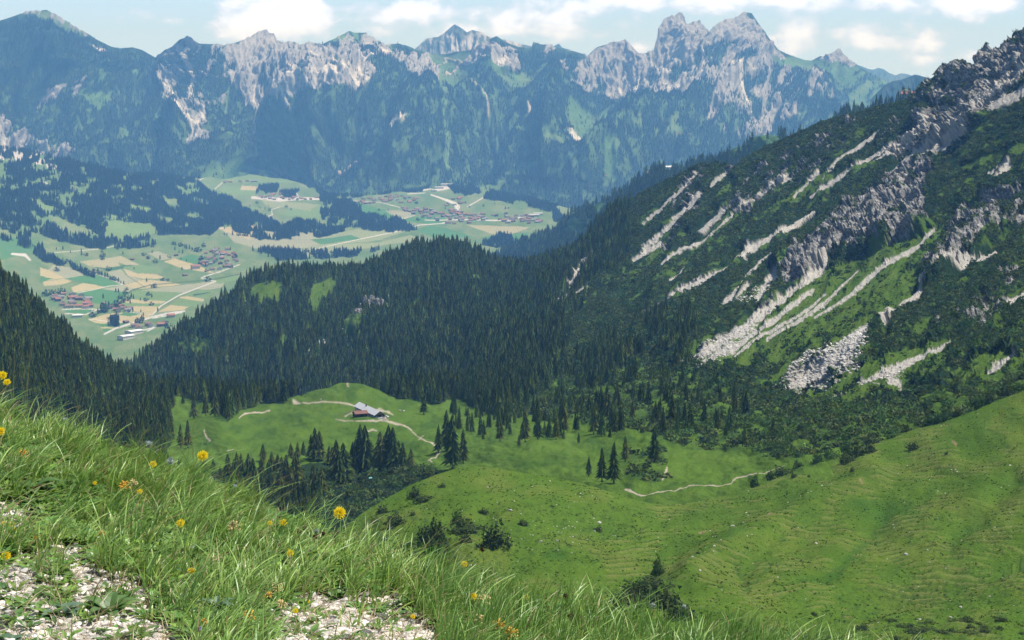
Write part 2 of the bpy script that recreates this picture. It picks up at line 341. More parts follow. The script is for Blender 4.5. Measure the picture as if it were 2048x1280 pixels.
paint(col, rockm, A3(.31,.305,.30)); paint(col, rockm*sst(fine+st*.5,-.05,.35)*.5, A3(.18,.185,.18)); paint(col, rockm*sst(-st,.1,.4)*.4, A3(.07,.11,.06))
def streaks(lst, c, edge=.55):
    for ln in lst:
        d = seg_d(wx*.35+px*.65, wy*.35+py*.65, ln); m = 1-sst(d+fine*1.1, 1-edge, 1+edge)
        paint(col, m, c); rockm[:] = np.maximum(rockm, m)
PALE = A3(.50,.48,.44)
streaks([[(375,95,2),(386,135,3),(388,190,3.5),(392,230,5),(391,258,1)],[(345,190,3),(365,215,4),(390,240,3)],[(508,175,1.5),(512,210,3),(508,240,3),(507,300,2)],[(530,155,2),(560,200,3),(590,238,3)],[(580,165,2),(600,200,3),(570,230,2)],[(620,110,2),(660,150,3),(690,200,4),(725,205,4)],[(640,200,7),(720,200,6),(705,178,3)],[(350,262,4),(385,290,5),(400,285,3)],[(414,255,3),(405,285,3)],
  [(1275,145,2),(1285,170,7),(1290,195,8),(1305,218,3)],[(1258,150,3),(1272,170,6),(1290,190,6)],[(1253,188,2),(1265,202,5),(1275,206,2)],[(1325,185,2),(1335,200,3),(1352,212,2)],[(1300,120,2),(1330,170,3)],[(1390,150,2),(1400,200,3),(1385,230,3)],[(1440,180,3),(1470,200,4),(1500,232,3)],[(1230,130,1.5),(1240,160,2)],
  [(700,165,5),(730,158,5),(760,155,3)],[(730,95,2),(760,140,3),(775,150,2)],[(780,280,5),(800,290,5)],[(1145,290,7),(1162,288,7)],[(-20,290,6),(10,295,7),(35,305,3)],[(1052,235,2),(1060,245,3)],[(970,150,2),(1000,160,4),(1012,140,3)],[(182,98,4),(195,100,3)]], PALE)
streaks([[(880,178,4),(881,230,4),(884,260,5),(888,300,4.5),(893,350,4.5)],[(938,190,1.5),(962,212,3.5),(975,235,3.5),(995,265,3.5),(1012,290,2)],[(455,180,2),(450,230,2),(470,280,2)],[(940,180,2),(960,190,2)]], A3(.12,.2,.09))
streaks([[(865,150,1.2),(870,138,1.2),(893,125,1.2),(889,116,1.1)],[(889,116,1),(925,125,1.2),(945,103,1)],[(925,125,1),(905,145,1.2),(890,152,1.1)],[(938,190,1),(970,220,1.3),(975,240,1.3)],[(1003,282,2),(1015,288,2)],[(660,300,1),(700,296,1.2),(720,290,1)]], A3(.42,.38,.33), .3)
gap = np.clip(depth/40, 0, 1)
amp = (8+42*np.clip(depth/90,0,1))*(1-.75*meadm)*(1-sst(py,360,400))
spur = fbm((wx+.5*(wy-200))/230, (wy-.25*wx)/330, o=4, seed=33, ridged=True, g=.42)
rough = (gul+.15)*amp*.38 + spur*230*sst(depth,6,90)*(1-sst(py,330,390))+ rockm*(fbm(wx/15,wy/26,o=5,seed=31,ridged=True)*34+fine*8)*(.4+.6*gap)
far.displace(rough*1.15)
far.build(M_far, col)
swath = np.ones(px.shape)
for ln in [[(880,178),(881,230),(884,260),(888,300),(893,352)],[(938,190),(962,212),(975,235),(995,265),(1012,290)],[(375,95),(386,135),(388,190),(392,230),(391,258)],[(508,175),(512,210),(508,240),(507,300)],[(230,300),(262,242)],[(455,180),(450,230),(470,280)]]: swath *= sst(seg_d(px+fine*3,py,[(a,b,5.) for a,b in ln]),.8,1.15)
far_forest = swath*(1-sst(rockm,.1,.5))*(1-meadm)*sst(depth, 2, 16)*(1-.8*clr)

# peaks behind and pale chains on the horizon
def chain(name, pts, base, D, c, n=400, rk=.6, seed=5, slope=.16, lab=None):
    x0, x1 = pts[0][0], pts[-1][0]
    sh = Sheet(name, x0, x1, n, [(x0,base),(x1,base)], pts, 70, [(x0,base,D*(1-slope)),(x1,base,D*(1-slope)),((x0+x1)/2,(base+pts[len(pts)//2][1])/2,D*(1-slope*.4)),(x0,pts[0][1],D),(x1,pts[-1][1],D),((x0+x1)/2,min(p[1] for p in pts),D*1.01)], back=5, bstep=.02)
    q = fbm(sh.px/14, sh.py/26, o=5, seed=seed); cc = np.empty(sh.px.shape+(3,)); cc[:] = c
    paint(cc, sst(q,-.1,.2)*rk, A3(.34,.34,.33)); sh.displace((fbm(sh.px/24,sh.py/60,o=4,seed=seed+1,ridged=True))*D*.003*np.clip((sh.py-sh.c[None])/15,.1,1)); sh.build(M_far, cc, lab); return sh
chain('rocky_peaks', [(800,140),(831,98),(852,77),(876,74),(893,62),(909,48),(921,55),(934,65),(945,59),(962,65),(983,75),(1010,78),(1034,86),(1060,92),(1100,120)], 190, 14500, (.08,.10,.07), rk=.95, seed=51)
chain('small_peaks', [(1095,130),(1104,95),(1112,90),(1118,87),(1124,95),(1150,103),(1170,108),(1185,125)], 160, 17000, (.06,.09,.06), n=150, seed=52)
chain('wooded_hill', [(1740,200),(1767,172),(1785,163),(1802,160),(1815,155),(1829,149),(1845,153),(1871,158),(1900,165),(2000,170)], 240, 9000, (.02,.04,.02), n=260, rk=.05, seed=53)
chain('distant_peaks', [(1640,150),(1700,128),(1723,132),(1735,137),(1747,139),(1757,135),(1767,138),(1778,146),(1791,151),(1802,147),(1812,148),(1840,158),(2100,170)], 200, 19000, (.05,.08,.06), n=300, rk=.1, seed=54)

# valley floor and the wooded hillside on its left
val = Sheet('valley_floor', -180, 1380, 1040, [(-200,700),(250,740),(500,700),(600,560),(1100,540),(1400,520)],
  [(-180,280),(0,297),(60,303),(130,322),(250,347),(330,350),(400,358),(450,343),(520,345),(600,365),(650,385),(700,392),(740,390),(850,378),(900,371),(960,381),(1000,386),(1080,402),(1150,420),(1400,440)], 300,
  [(330,660,590),(150,600,590),(450,500,590),(700,480,590),(950,430,590),(1050,480,590),(600,400,590),(850,385,588),(500,350,565),(700,390,588),(1300,480,590),(330,730,590),(-150,690,590),(50,610,590),(0,560,575),(0,480,500),(0,400,430),(0,310,320),(150,330,370),(150,400,460),(150,470,540),
   (250,360,430),(250,430,530),(250,480,575),(330,370,480),(350,430,560),(-150,480,420),(-150,300,250),(430,400,575),(400,365,530),(600,440,590),(1200,420,590),(450,600,590)], mode='H', back=4, bstep=.01, drop=.2)
px, py = val.px, val.py
wx = px+fbm(px/22,py/14,seed=7)*9; wy = py+fbm(px/22,py/14,seed=8)*5
bx = px+fbm(px/60,py/30,seed=9)*5; by = py+fbm(px/60,py/30,seed=10)*2.5
sp = fbm(px/30, py/15, o=5, seed=61); fine = fbm(px/7, py/4, o=3, seed=62)
col = np.empty(px.shape+(3,)); col[:] = (.115,.17,.07)
paint(col, sst(sp,-.05,.25)*.6, A3(.17,.20,.10)); paint(col, sst(-sp,.1,.35)*.5, A3(.07,.14,.05))
TAN=A3(.33,.29,.16); PG=A3(.20,.235,.125); VG=A3(.07,.165,.06); DG=A3(.05,.11,.045); TG=A3(.27,.26,.15); GY=A3(.24,.25,.165); LG=A3(.13,.2,.075)
def z2(l, ox, oy, k): return [(ox+a*k, oy+b*k) for a, b in l]
K3 = 400/2048.
for pl, c in [
  ([(0,270),(150,150),(500,220),(560,245),(280,290),(0,300)],GY),([(0,180),(60,190),(250,280),(140,300),(0,320)],TAN),([(0,265),(130,290),(30,320),(0,330)],VG),([(30,320),(240,290),(330,320),(240,350),(40,365)],TAN),
  ([(260,290),(520,245),(560,240),(640,275),(820,355),(660,378),(450,335),(330,300)],VG),([(310,385),(450,335),(660,378),(480,430),(340,440)],TAN),([(340,440),(600,400),(720,410),(930,430),(780,540),(700,580),(650,560),(560,545)],VG),
  ([(410,120),(830,60),(1020,150),(900,160),(800,120),(820,160),(600,185),(520,170)],TG),([(520,160),(700,190),(860,150),(1000,155),(860,185),(680,210)],DG),([(860,185),(1000,240),(1200,250),(1280,280),(1220,300),(1060,300),(900,260)],TAN),([(690,225),(830,190),(880,250),(1050,310),(850,355),(740,280)],GY),
  ([(850,170),(1050,150),(1200,180),(1260,200),(1200,240),(1000,235)],LG),([(1100,30),(1200,10),(1380,80),(1240,105)],GY),([(1260,115),(1380,85),(1600,160),(1760,220),(1800,240),(1480,200)],TAN),([(1400,85),(1560,40),(1780,90),(1800,150),(1600,160)],VG),
  ([(850,360),(1060,310),(1280,320),(1450,350),(980,405),(720,400)],TAN),([(620,400),(850,360),(980,400),(940,430)],GY),([(960,420),(1500,350),(1800,320),(1600,400),(1500,435),(980,412)],GY),([(900,470),(980,412),(1500,435),(1300,520),(870,505)],LG),([(870,505),(1300,522),(1240,550),(850,545)],TAN),([(850,545),(1240,550),(1220,580),(800,575)],LG),
  ([(800,578),(1220,582),(1160,660),(900,620)],TAN),([(640,660),(780,640),(1150,660),(1040,720),(850,740),(500,715)],TAN),([(790,660),(860,638),(1030,655),(920,678)],VG),([(500,715),(850,742),(700,755),(580,750)],TAN),([(580,760),(870,745),(800,800),(620,790)],VG),([(620,790),(760,795),(740,812),(620,805)],TAN),([(630,810),(740,812),(680,850),(640,840)],VG),
  ([(1440,480),(1500,470),(1680,505),(1670,530),(1440,492)],TAN),([(1480,460),(1620,405),(1800,420),(1700,500)],LG),([(1350,545),(1460,495),(1660,530),(1590,580),(1360,560)],LG),([(1200,640),(1340,560),(1520,580),(1440,620)],TAN),([(1600,400),(1800,320),(1900,330),(1860,390),(1700,410)],GY),([(1750,320),(2000,260),(2040,300),(1850,350)],LG),([(230,610),(540,610),(480,650),(280,640)],VG)]:
    paint(col, in_poly(bx, by, z2(pl,80,500,K3)), c*(1+.12*fine[...,None])[...,:] if False else c)
for pl, c in [([(440,455),(560,450),(680,470),(700,485),(620,500),(540,505),(470,485)],GY),([(450,370),(520,380),(510,392),(440,388)],LG),([(485,372),(525,374),(515,382),(482,380)],TAN),([(430,455),(520,450),(500,480)],TAN),([(540,505),(640,490),(760,485),(820,470),(850,480),(600,515)],PG),([(470,350),(600,352),(580,366),(450,362)],LG),
  ([(700,405),(780,420),(790,430),(740,445),(700,425)],VG),([(770,420),(815,422),(830,428),(800,440)],GY),([(860,430),(900,440),(880,450),(820,445),(800,440)],VG),([(860,450),(890,455),(950,475),(870,475),(830,460)],VG),([(930,450),(1060,455),(1020,470),(980,468)],TG),([(960,475),(1060,465),(1040,485),(980,482)],VG),([(650,470),(760,450),(830,455),(760,480),(660,490)],PG),([(620,480),(700,470),(720,478),(640,490)],VG),
  ([(600,405),(660,410),(700,430),(640,440),(560,430)],LG),([(215,440),(300,445),(315,465),(270,480),(210,475)],LG),([(60,395),(120,420),(90,430)],LG),([(255,410),(305,418),(300,428),(262,420)],LG),([(0,470),(60,480),(75,500),(0,520)],DG*1.5),([(440,405),(520,415),(500,430),(440,425)],LG),([(525,400),(640,408),(620,420),(540,415)],PG),([(220,420),(240,425),(235,440),(215,440)],LG)]:
    paint(col, in_poly(bx, by, pl), c)
# roads, tracks and the village square
def lines(lst, c, e=.25):
    for ln in lst: paint(col, 1-sst(seg_d(px, py, ln), 1-e, 1+e), c)
ROAD = A3(.42,.41,.39)
lines([z2([(0,0),(0,0)],0,0,1)],ROAD) if False else None
def L(pts, ox, oy, k, w): return [(ox+a*k, oy+b*k, w) for a, b in pts]
lines([L([(660,860),(780,800),(1000,735),(1150,685),(1300,650),(1480,625)],80,500,K3,1.7), L([(1150,665),(1240,570),(1420,465),(1600,395),(1800,320)],80,500,K3,1.1), L([(1150,700),(1300,670),(1450,640)],80,500,K3,1.0), L([(380,440),(560,405),(700,370),(850,355),(690,280),(560,240)],80,500,K3,.6), L([(1800,320),(1690,300),(1650,285),(1700,265),(1850,220),(2040,150)],80,500,K3,.9),
  L([(230,610),(420,600),(620,610),(540,625),(470,660),(260,650)],80,500,K3,.8), L([(500,710),(870,745)],80,500,K3,.7), L([(1760,0),(1830,30),(1880,75)],80,500,K3,.9), L([(860,630),(1150,660)],80,500,K3,.5), L([(1000,835),(1180,790),(1100,830)],80,500,K3,1.2)], ROAD)
lines([[(245,405,.9),(290,385,1),(311,372,1),(312,360,.8)],[(520,440,.8),(545,430,.9),(542,420,.8),(560,415,.7)],[(395,372,.8),(400,360,.8),(408,355,.8)],[(430,378,.7),(445,365,.8)],[(720,478,.8),(800,462,.9),(840,450,.9),(900,445,.8),(885,445,.8)],[(620,500,.6),(720,478,.7)],[(885,370,6),(875,378,4),(905,372,4)],[(845,380,2.5),(860,376,2.5)],[(862,390,1.5),(880,396,2),(910,408,3.2),(915,415,5),(908,430,2)],[(935,414,1),(955,402,1),(970,392,1.2)],[(815,388,1),(850,386,.8)],[(120,340,1.6),(140,372,.6)],[(80,362,1.2),(100,368,1.2)],[(120,370,1.4),(148,380,1.6)],[(24,508,2),(50,510,3),(60,520,2)],[(505,395,3),(560,400,4),(600,397,3),(640,398,2)],[(110,505,.6),(200,498,.6),(240,490,.6)],[(590,380,1),(600,400,1.2)],[(430,455,.6),(450,455,1)],[(690,400,.6),(760,405,.6),(800,415,.6)],[(850,440,.8),(1020,440,1.5),(1060,430,1.2)],[(800,440,.6),(830,430,.6)]], ROAD)
# woods on the hillside: everything above a ragged line, minus clearings
wood = np.zeros(px.shape)
for pl in [[(-200,250),(150,310),(300,345),(400,362),(415,385),(470,400),(500,425),(560,450),(600,475),(560,470),(500,450),(440,452),(420,470),(380,470),(300,470),(310,490),(250,500),(200,500),(150,490),(80,470),(0,440),(-200,430)],
  [(0,450),(50,455),(95,510),(130,535),(90,525),(60,500),(0,475)],[(140,528),(200,560),(185,556),(150,540)],[(640,395),(700,405),(730,430),(800,440),(830,460),(780,460),(730,445),(690,430),(640,410)],[(660,440),(760,440),(790,455),(820,463),(760,463),(700,455),(640,465)],[(380,440),(430,440),(420,450)],[(520,370),(560,372),(555,385),(510,388)],[(820,370),(850,372),(845,385),(800,385)],[(900,372),(960,365),(990,350),(960,385),(930,392),(905,385)],[(720,385),(800,375),(850,372),(800,384),(700,392),(650,385)],[(965,395),(990,372),(1060,365),(1130,400),(1100,425),(1030,410),(1000,405)],[(600,440),(690,460),(640,475),(560,460)],[(600,362),(680,380),(720,392),(650,395)],[(1100,410),(1130,440),(1110,445)],[(220,640),(240,640),(235,655),(215,650)],[(560,385),(600,380),(590,395),(570,398)],[(640,420),(680,420),(700,440),(640,440)],[(1000,470),(1060,480),(1020,500),(960,490)],[(460,440),(540,470),(600,478),(520,480),(470,462)],[(500,500),(700,505),(760,498),(700,515),(540,520)]]:
    wood = np.maximum(wood, in_poly(wx, wy, pl)*1.)
for pl in [[(60,395),(120,420),(90,430)],[(215,440),(300,445),(315,465),(270,480),(210,475)],[(255,410),(305,418),(300,428),(262,420)],[(100,428),(200,470),(140,470),(90,440)],[(20,365),(60,370),(50,378)],[(75,355),(105,365),(95,372)],[(140,368),(170,378),(160,385),(130,378)],[(225,370),(250,380),(240,388)],[(320,395),(350,400),(360,420),(330,410)],[(310,430),(350,440),(340,450)],[(0,455),(40,470),(30,480),(0,470)],[(380,425),(420,440),(400,445),(370,440)],[(270,395),(300,400),(280,405)]]:
    wood[in_poly(wx, wy, pl)] = 0
wood *= sst(sp*.85+fine*.25+.40, .2, .33)
rkv = sum(in_poly(wx, wy, p)*1. for p in [[(-180,270),(0,290),(60,300),(110,330),(150,352),(60,322),(20,318),(-180,330)]])*sst(fbm(px/6,py/10,o=3,seed=66)+.45,.4,.5)
paint(col, wood, A3(.018,.038,.018)); paint(col, rkv, A3(.36,.35,.33)); wood *= (1-rkv)
lines([[(388,590,1.6),(420,585,.8)],[(250,548,.0001+.5),(290,575,.5)],[(220,610,1),(265,580,1.2),(300,570,.7),(420,560,.6),(480,548,.8)]], A3(.03,.07,.03), .5)
val.displace(fbm(px/40,py/20,o=4,seed=63)*14*(wood+.05)*sst(-py,-520,-420)+fbm(px/90,py/30,o=3,seed=65)*5*sst(-py,-500,-440))
val.build(M_val, col); val_wood = wood
# the little river bend etc. are part of the floor; the spruce ridge on the right
rdg = Sheet('wooded_ridge', 940, 2150, 620, [(940,640),(1100,620),(1200,560),(1500,440),(1700,360),(2150,340)],
  [(940,540),(1000,506),(1050,484),(1120,450),(1170,422),(1215,400),(1250,376),(1290,352),(1330,340),(1400,326),(1430,308),(1500,290),(1560,275),(1600,262),(1640,252),(1700,232),(1740,215),(1770,200),(1800,192),(1850,195),(1900,198),(2150,220)], 150,
  [(1000,506,5600),(1200,404,4700),(1400,326,4100),(1700,232,3400),(1850,195,3100),(2150,220,3000),(1000,620,4800),(1200,540,4000),(1500,420,3400),(1800,330,2700),(2150,340,2600)], back=6, bstep=.03)
px, py = rdg.px, rdg.py; wx = px+fbm(px/20,py/20,seed=7)*8; wy = py+fbm(px/20,py/20,seed=8)*8; sp = fbm(px/16,py/14,o=5,seed=71)
col = np.empty(px.shape+(3,)); col[:] = (.07,.14,.04); paint(col, sst(sp,0,.3)*.5, A3(.11,.17,.06))
g = zone([[(1215,445),(1170,420),(1115,465),(1140,480),(1180,475),(1200,440),(1230,400),(1200,410),(1140,440)],[(1050,480),(1100,455),(1130,440),(1110,460),(1060,485)],[(1400,310),(1470,280),(1560,272),(1560,330),(1450,325),(1400,328)],[(1560,300),(1640,262),(1700,232),(1690,245),(1600,300)],[(1750,225),(1870,180),(1880,200),(1790,240)],[(1640,215),(1710,222),(1640,262),(1580,290),(1600,262)]])
rwood = sst(sp*.8+.55, .2, .4)*(1-g*sst(.55-sp,.2,.4)); paint(col, rwood, A3(.016,.034,.016))
rdg.displace(fbm(px/70,py/60,o=4,seed=72)*30); rdg.build(M_far, col)
# the rocky mountainside and the wooded knoll
CR = [(180,790),(240,745),(290,708),(330,682),(370,645),(420,615),(460,585),(500,552),(560,536),(620,538),(700,538),(740,530),(790,503),(840,487),(880,482),(940,492),(975,512),(1000,525),(1040,530),(1100,516),(1150,500),(1175,470),(1200,440),(1230,414),(1270,392),(1300,376),(1340,357),(1380,336),(1400,327),(1440,326),(1480,326),(1492,318),(1510,305),(1535,290),(1560,281),(1600,264),(1640,244),(1670,236),(1700,229),(1740,216),(1760,212),(1790,206),(1808,200),(1830,186),(1842,168),(1850,160),(1862,161),(1870,168),(1878,152),(1886,138),(1892,132),(1930,126),(1950,118),(1962,100),(1975,94),(1995,92),(2002,84),(2018,80),(2026,66),(2048,58),(2060,40),(2110,20),(2200,-30)]
slo = Sheet('rocky_mountainside', 180, 2200, 1100, [(180,840),(900,820),(1000,800),(1100,795),(1400,790),(1600,830),(1800,835),(2048,775),(2200,720)], CR, 420,
  [(300,708,2150),(420,615,2150),(560,536,2350),(700,538,2450),(880,482,2500),(1000,525,2450),(1100,516,2350),(1175,470,2260),(1300,376,2170),(1400,327,2100),(1500,310,2040),(1640,244,1980),(1760,212,1930),(1850,160,1880),(1900,130,1840),(2048,58,1740),(2200,-30,1680),
   (300,800,1900),(450,720,1900),(600,740,1750),(600,640,2050),(750,640,2000),(800,740,1600),(900,620,1950),(900,780,1450),(1000,780,1290),(1000,640,1750),(1100,760,1200),(1150,560,1900),(1250,650,1450),(1250,720,1270),(1200,790,1080),(1400,700,1120),(1400,790,940),(1400,500,1690),(1600,780,880),(1600,820,820),(1500,560,1400),(1650,620,1120),(1700,520,1330),(1600,400,1720),
   (1800,760,800),(1800,850,720),(1900,500,1190),(2048,700,760),(2048,830,620),(2048,450,1190),(2048,250,1450),(1850,350,1530),(1700,700,900),(1900,640,920),(2200,500,1050),(2200,800,600),(180,800,1950)], back=7, bstep=.03)
px, py = slo.px, slo.py; cr = slo.c[None]
# direction of steepest descent in the picture runs to the lower left: along = distance down the fall line
u = (px*.84-py*.54); v = (px*.54+py*.84)
wx = px+fbm(px/20,py/20,seed=7)*7; wy = py+fbm(px/20,py/20,seed=8)*7
fx = px+fbm(px/60,py/60,seed=17)*14; fy = py+fbm(px/60,py/60,seed=18)*14
sp = fbm(px/22, py/18, o=5, seed=81); fine = fbm(px/6, py/6, o=4, seed=82); stk = fbm(u/70, v/7, o=4, seed=83)
near = sst(px-np.interp(py,[380,450,560,650,720,800],[1260,1240,1140,1100,1080,1040]),-70,70)                     # the open mountainside, right of the spruce forest
col = np.empty(px.shape+(3,)); col[:] = PINE
gstrip = sst(stk*.8+sp*.5,.12,.30)*near
paint(col, gstrip*.8, GRASS)
def zn(polys, a=None, b=None):
    m = np.zeros(px.shape, bool)
    for p in polys: m |= in_poly(wx if a is None else a, wy if b is None else b, p)
    return m*1.
grass = zn([[(1530,770),(1600,690),(1700,610),(1780,560),(1850,500),(1900,460),(1960,420),(1960,440),(1900,500),(1860,560),(1800,620),(1720,680),(1660,710),(1600,730),(1560,770)],[(1400,720),(1480,660),(1560,600),(1640,550),(1760,500),(1850,460),(1890,455),(1880,480),(1780,560),(1680,640),(1600,690),(1540,740),(1450,740)],
  [(1240,560),(1290,520),(1330,480),(1320,510),(1270,550)],[(1900,340),(2048,285),(2200,240),(2200,270),(2048,310),(1960,340)],[(1350,530),(1440,450),(1540,370),(1560,360),(1500,430),(1430,480),(1370,530)],[(1600,790),(1700,740),(1800,700),(1900,680),(1900,740),(1800,790),(1700,820),(1600,830)],[(2020,780),(2200,690),(2200,800),(1980,830)],[(1940,800),(1900,740),(2000,700),(2048,720),(2048,760),(2000,790)],
  [(1520,430),(1640,350),(1700,320),(1640,370),(1560,430)],[(500,575),(540,560),(570,572),(555,610),(530,600),(500,600)],[(625,570),(680,548),(675,575),(650,600),(630,625),(618,600)],[(345,705),(380,668),(430,672),(420,700),(370,715)],[(820,600),(850,590),(845,615),(815,620)],[(560,690),(590,670),(600,690),(565,710)],[(930,560),(960,550),(955,575)],[(470,660),(500,640),(510,660),(480,680)],[(880,700),(920,690),(910,715)],[(690,640),(720,615),(790,590),(780,625),(730,660),(690,690),(675,690)],[(1120,600),(1180,570),(1190,575),(1120,610)],[(1180,765),(1260,735),(1290,735),(1270,755),(1200,790)],[(1480,620),(1560,540),(1600,500),(1580,540),(1500,620)],[(1880,100+170),(2200,170),(2200,190),(1900,290)]*0 or [(1880,300),(1900,290),(1890,300)]])
grass = np.maximum(grass*sst(sp*.6+fine*.5+.5,.15,.35), 0)
paint(col, grass, GRASS); paint(col, grass*sst(sp,0,.3)*.4, GRASS2); paint(col, grass*sst(stk,.1,.4)*.45, GRASSD)
# rock faces
RP = [([(1560,560),(1600,510),(1650,470),(1690,430),(1720,400),(1760,360),(1800,330),(1860,305),(1870,340),(1850,380),(1850,420),(1870,440),(1840,470),(1780,495),(1700,515),(1660,530),(1610,560),(1570,575)],1.),
  ([(1890,455),(1920,420),(1980,400),(2048,380),(2200,330),(2200,520),(2048,440),(1990,470),(1940,520),(1880,560),(1840,580),(1850,545),(1880,500)],.72),
  ([(1870,180),(1890,130),(1950,115),(1980,90),(2048,60),(2200,0),(2200,130),(2048,150),(1990,200),(1960,250),(1900,290),(1850,300),(1820,300),(1800,320),(1770,300),(1820,260),(1850,230)],.95),
  ([(1850,160),(1880,150),(1860,190),(1830,205),(1830,185)],.85),([(1360,350),(1400,325),(1420,330),(1400,380),(1370,420),(1340,440),(1350,390)],.55),([(1440,325),(1480,325),(1490,335),(1470,345),(1450,345)],.9),
  ([(1500,360),(1560,300),(1620,290),(1560,370),(1540,400),(1500,440),(1450,420),(1480,380)],.62),([(1620,290),(1700,230),(1720,240),(1680,300),(1640,340),(1600,370),(1580,360)],.55),([(1340,470),(1380,400),(1410,410),(1370,450),(1350,490),(1310,500)],.5),
  ([(1120,575),(1180,510),(1185,530),(1150,575),(1130,590)],.8),([(720,620),(760,580),(790,590),(780,620),(740,650),(710,650)],.6),([(740,555),(760,530),(770,550),(740,575)],.5),([(1720,300),(1780,250),(1820,240),(1800,290),(1760,310)],.45),([(1860,640),(1990,560),(2048,540),(2048,560),(1980,600),(1960,640)],.5),([(1960,640),(1990,600),(2020,610),(1980,650)],.7)]
rock = np.zeros(px.shape)
for p, a in RP: rock = np.maximum(rock, in_poly(wx, wy, p)*a)
rock = sst(rock*.82+fine*.6+sp*.65+stk*.45, .42, .54)*(rock > 0)
strat = fbm(px/60, (py+.25*px)/5, o=3, seed=85)
paint(col, rock, ROCK); paint(col, rock*sst(strat,0,.3)*.55, A3(.33,.32,.30)); paint(col, rock*sst(-sp,.1,.35)*.5, ROCKD)
paint(col, rock*sst(fine-strat*.6,.25,.45)*.6, A3(.05,.08,.03))
# scree runs: (x, y, half width)
scr = np.zeros(px.shape)
SC = [[(1590,772,8),(1640,750,26),(1690,715,24),(1728,675,11.9),(1790,625,8),(1835,585,5),(1850,565,2)],[(1395,712,4),(1430,697,11),(1490,657,9),(1550,612,6),(1610,568,5),(1655,533,6),(1662,520,2)],[(1415,722,5),(1460,698,6),(1500,675,4),(1560,634,4),(1625,580,3)],[(1470,712,3),(1530,670,3),(1600,632,3),(1650,590,2)],[(1535,678,2.5),(1600,645,4),(1650,605,3),(1690,565,2),(1720,540,1)],
  [(1630,635,2),(1700,590,3),(1740,555,3.5),(1790,520,4),(1840,490,4),(1870,460,2)],[(1320,615,3),(1360,590,7),(1400,570,7),(1450,540,5),(1500,500,4.5),(1560,468,3),(1625,418,1.5)],[(1285,632,3),(1300,625,4)],[(1450,605,5),(1475,580,6),(1495,550,4),(1545,510,3.5),(1565,495,2)],[(1470,610,3),(1500,570,4)],[(1520,600,10),(1545,565,10),(1548,545,6)],[(1220,605,2),(1240,590,0.8)],
  [(1325,527,1.5),(1360,500,4),(1400,480,2.5),(1450,445,2),(1500,405,3),(1540,375,6),(1575,355,5)],[(1270,525,2),(1300,500,3),(1320,485,2)],[(1290,500,3),(1340,455,3),(1360,435,2)],[(1290,450,2),(1330,410,4),(1360,380,3),(1390,345,4)],[(1425,375,2),(1440,360,5),(1455,345,2)],[(1350,440,3),(1390,400,6),(1400,385,4)],[(1400,460,3),(1450,420,4)],
  [(1640,370,2),(1680,320,4),(1720,290,3),(1760,265,3)],[(1740,330,2),(1790,300,4),(1850,260,5)],[(1780,345,1.5),(1830,305,5),(1880,290,10),(1910,270,14),(1930,250,12)],[(1870,290,5),(1890,300,3)],[(1720,330,1.5),(1790,290,3),(1870,235,5)],[(1990,170,14),(2048,120,18),(2200,60,25)],[(1900,245,4),(1960,200,6),(2010,150,8)],[(1980,215,8),(2048,180,10)],
  [(1725,770,3),(1780,745,7),(1830,720,6),(1880,700,3),(1900,685,2)],[(1790,740,5),(1780,760,8),(1800,770,4)],[(1635,805,3),(1660,798,6),(1690,785,2)],[(1970,755,3),(2000,730,5),(2030,712,2)],[(1780,800,2),(1820,770,4),(1850,750,2)],[(610,715,1.2),(650,685,2),(690,655,.8)],[(640,715,.4),(680,700,.9),(710,680,.4)],[(1140,575,5),(1160,550,7),(1180,515,3)],[(1090,610,1.5),(1140,590,2.5),(1175,572,1.5)],
  [(1590,395,2),(1640,345,2)],[(1620,395,1.5),(1690,350,3),(1740,320,1.5)],[(1235,405,1),(1265,388,2)],[(1985,350,8),(2020,330,6),(2000,370,4)],[(1960,390,1),(1990,360,4)],[(1880,555,2),(1930,530,4),(1990,500,2)],[(1970,640,3),(2000,620,5),(2048,590,3)],[(1340,560,1),(1380,535,1)]]
SC = [[(a_,b_,c_*1.05+.9 if c_ < 12 else c_) for a_,b_,c_ in ln] for ln in SC]
scr_w = np.zeros(px.shape)
for ln in SC: scr_w = np.maximum(scr_w, 1-sst(seg_d(px,py,[(a_,b_,c_+8) for a_,b_,c_ in ln]), .75, 1.05))
for ln in SC: scr = np.maximum(scr, 1-sst(seg_d(px*.8+wx*.2, py*.8+wy*.2, ln)+fine*.9+stk*.6, .65, 1.1))
paint(col, scr, SCREE); paint(col, scr*sst(fine,.1,.4)*.4, A3(.27,.26,.24)); paint(col, scr*sst(-fine,.15,.4)*.3, A3(.3,.27,.18))
cliff = np.zeros(px.shape)                   # rock steps: lower edge of each step, height in metres, width of the ramp above it
CL = [([(1558,575),(1610,558),(1660,530),(1720,512),(1790,492),(1850,465),(1872,440)],26,75),([(1545,500),(1556,540),(1560,575)],18,60),([(1742,735),(1752,690),(1775,650),(1800,640)],7,55),([(1838,582),(1890,560),(1945,520),(2000,470),(2048,440)],20,60),
      ([(1060,600),(1110,590),(1145,565)],16,40),([(1850,300),(1880,285),(1935,265),(1990,235)],16,45),([(1860,215),(1885,190),(1900,160),(1960,140)],14,40),([(1835,310),(1850,290),(1858,240),(1866,215)],14,35),([(700,680),(740,655),(790,625)],18,45),([(620,700),(650,690),(700,660)],10,30),([(1480,380),(1500,360),(1560,330)],12,40),([(1380,470),(1400,450),(1430,430)],10,35),([(1930,420),(1990,400),(2048,380)],14,40),([(1650,470),(1700,440),(1760,410),(1820,380)],12,40)]
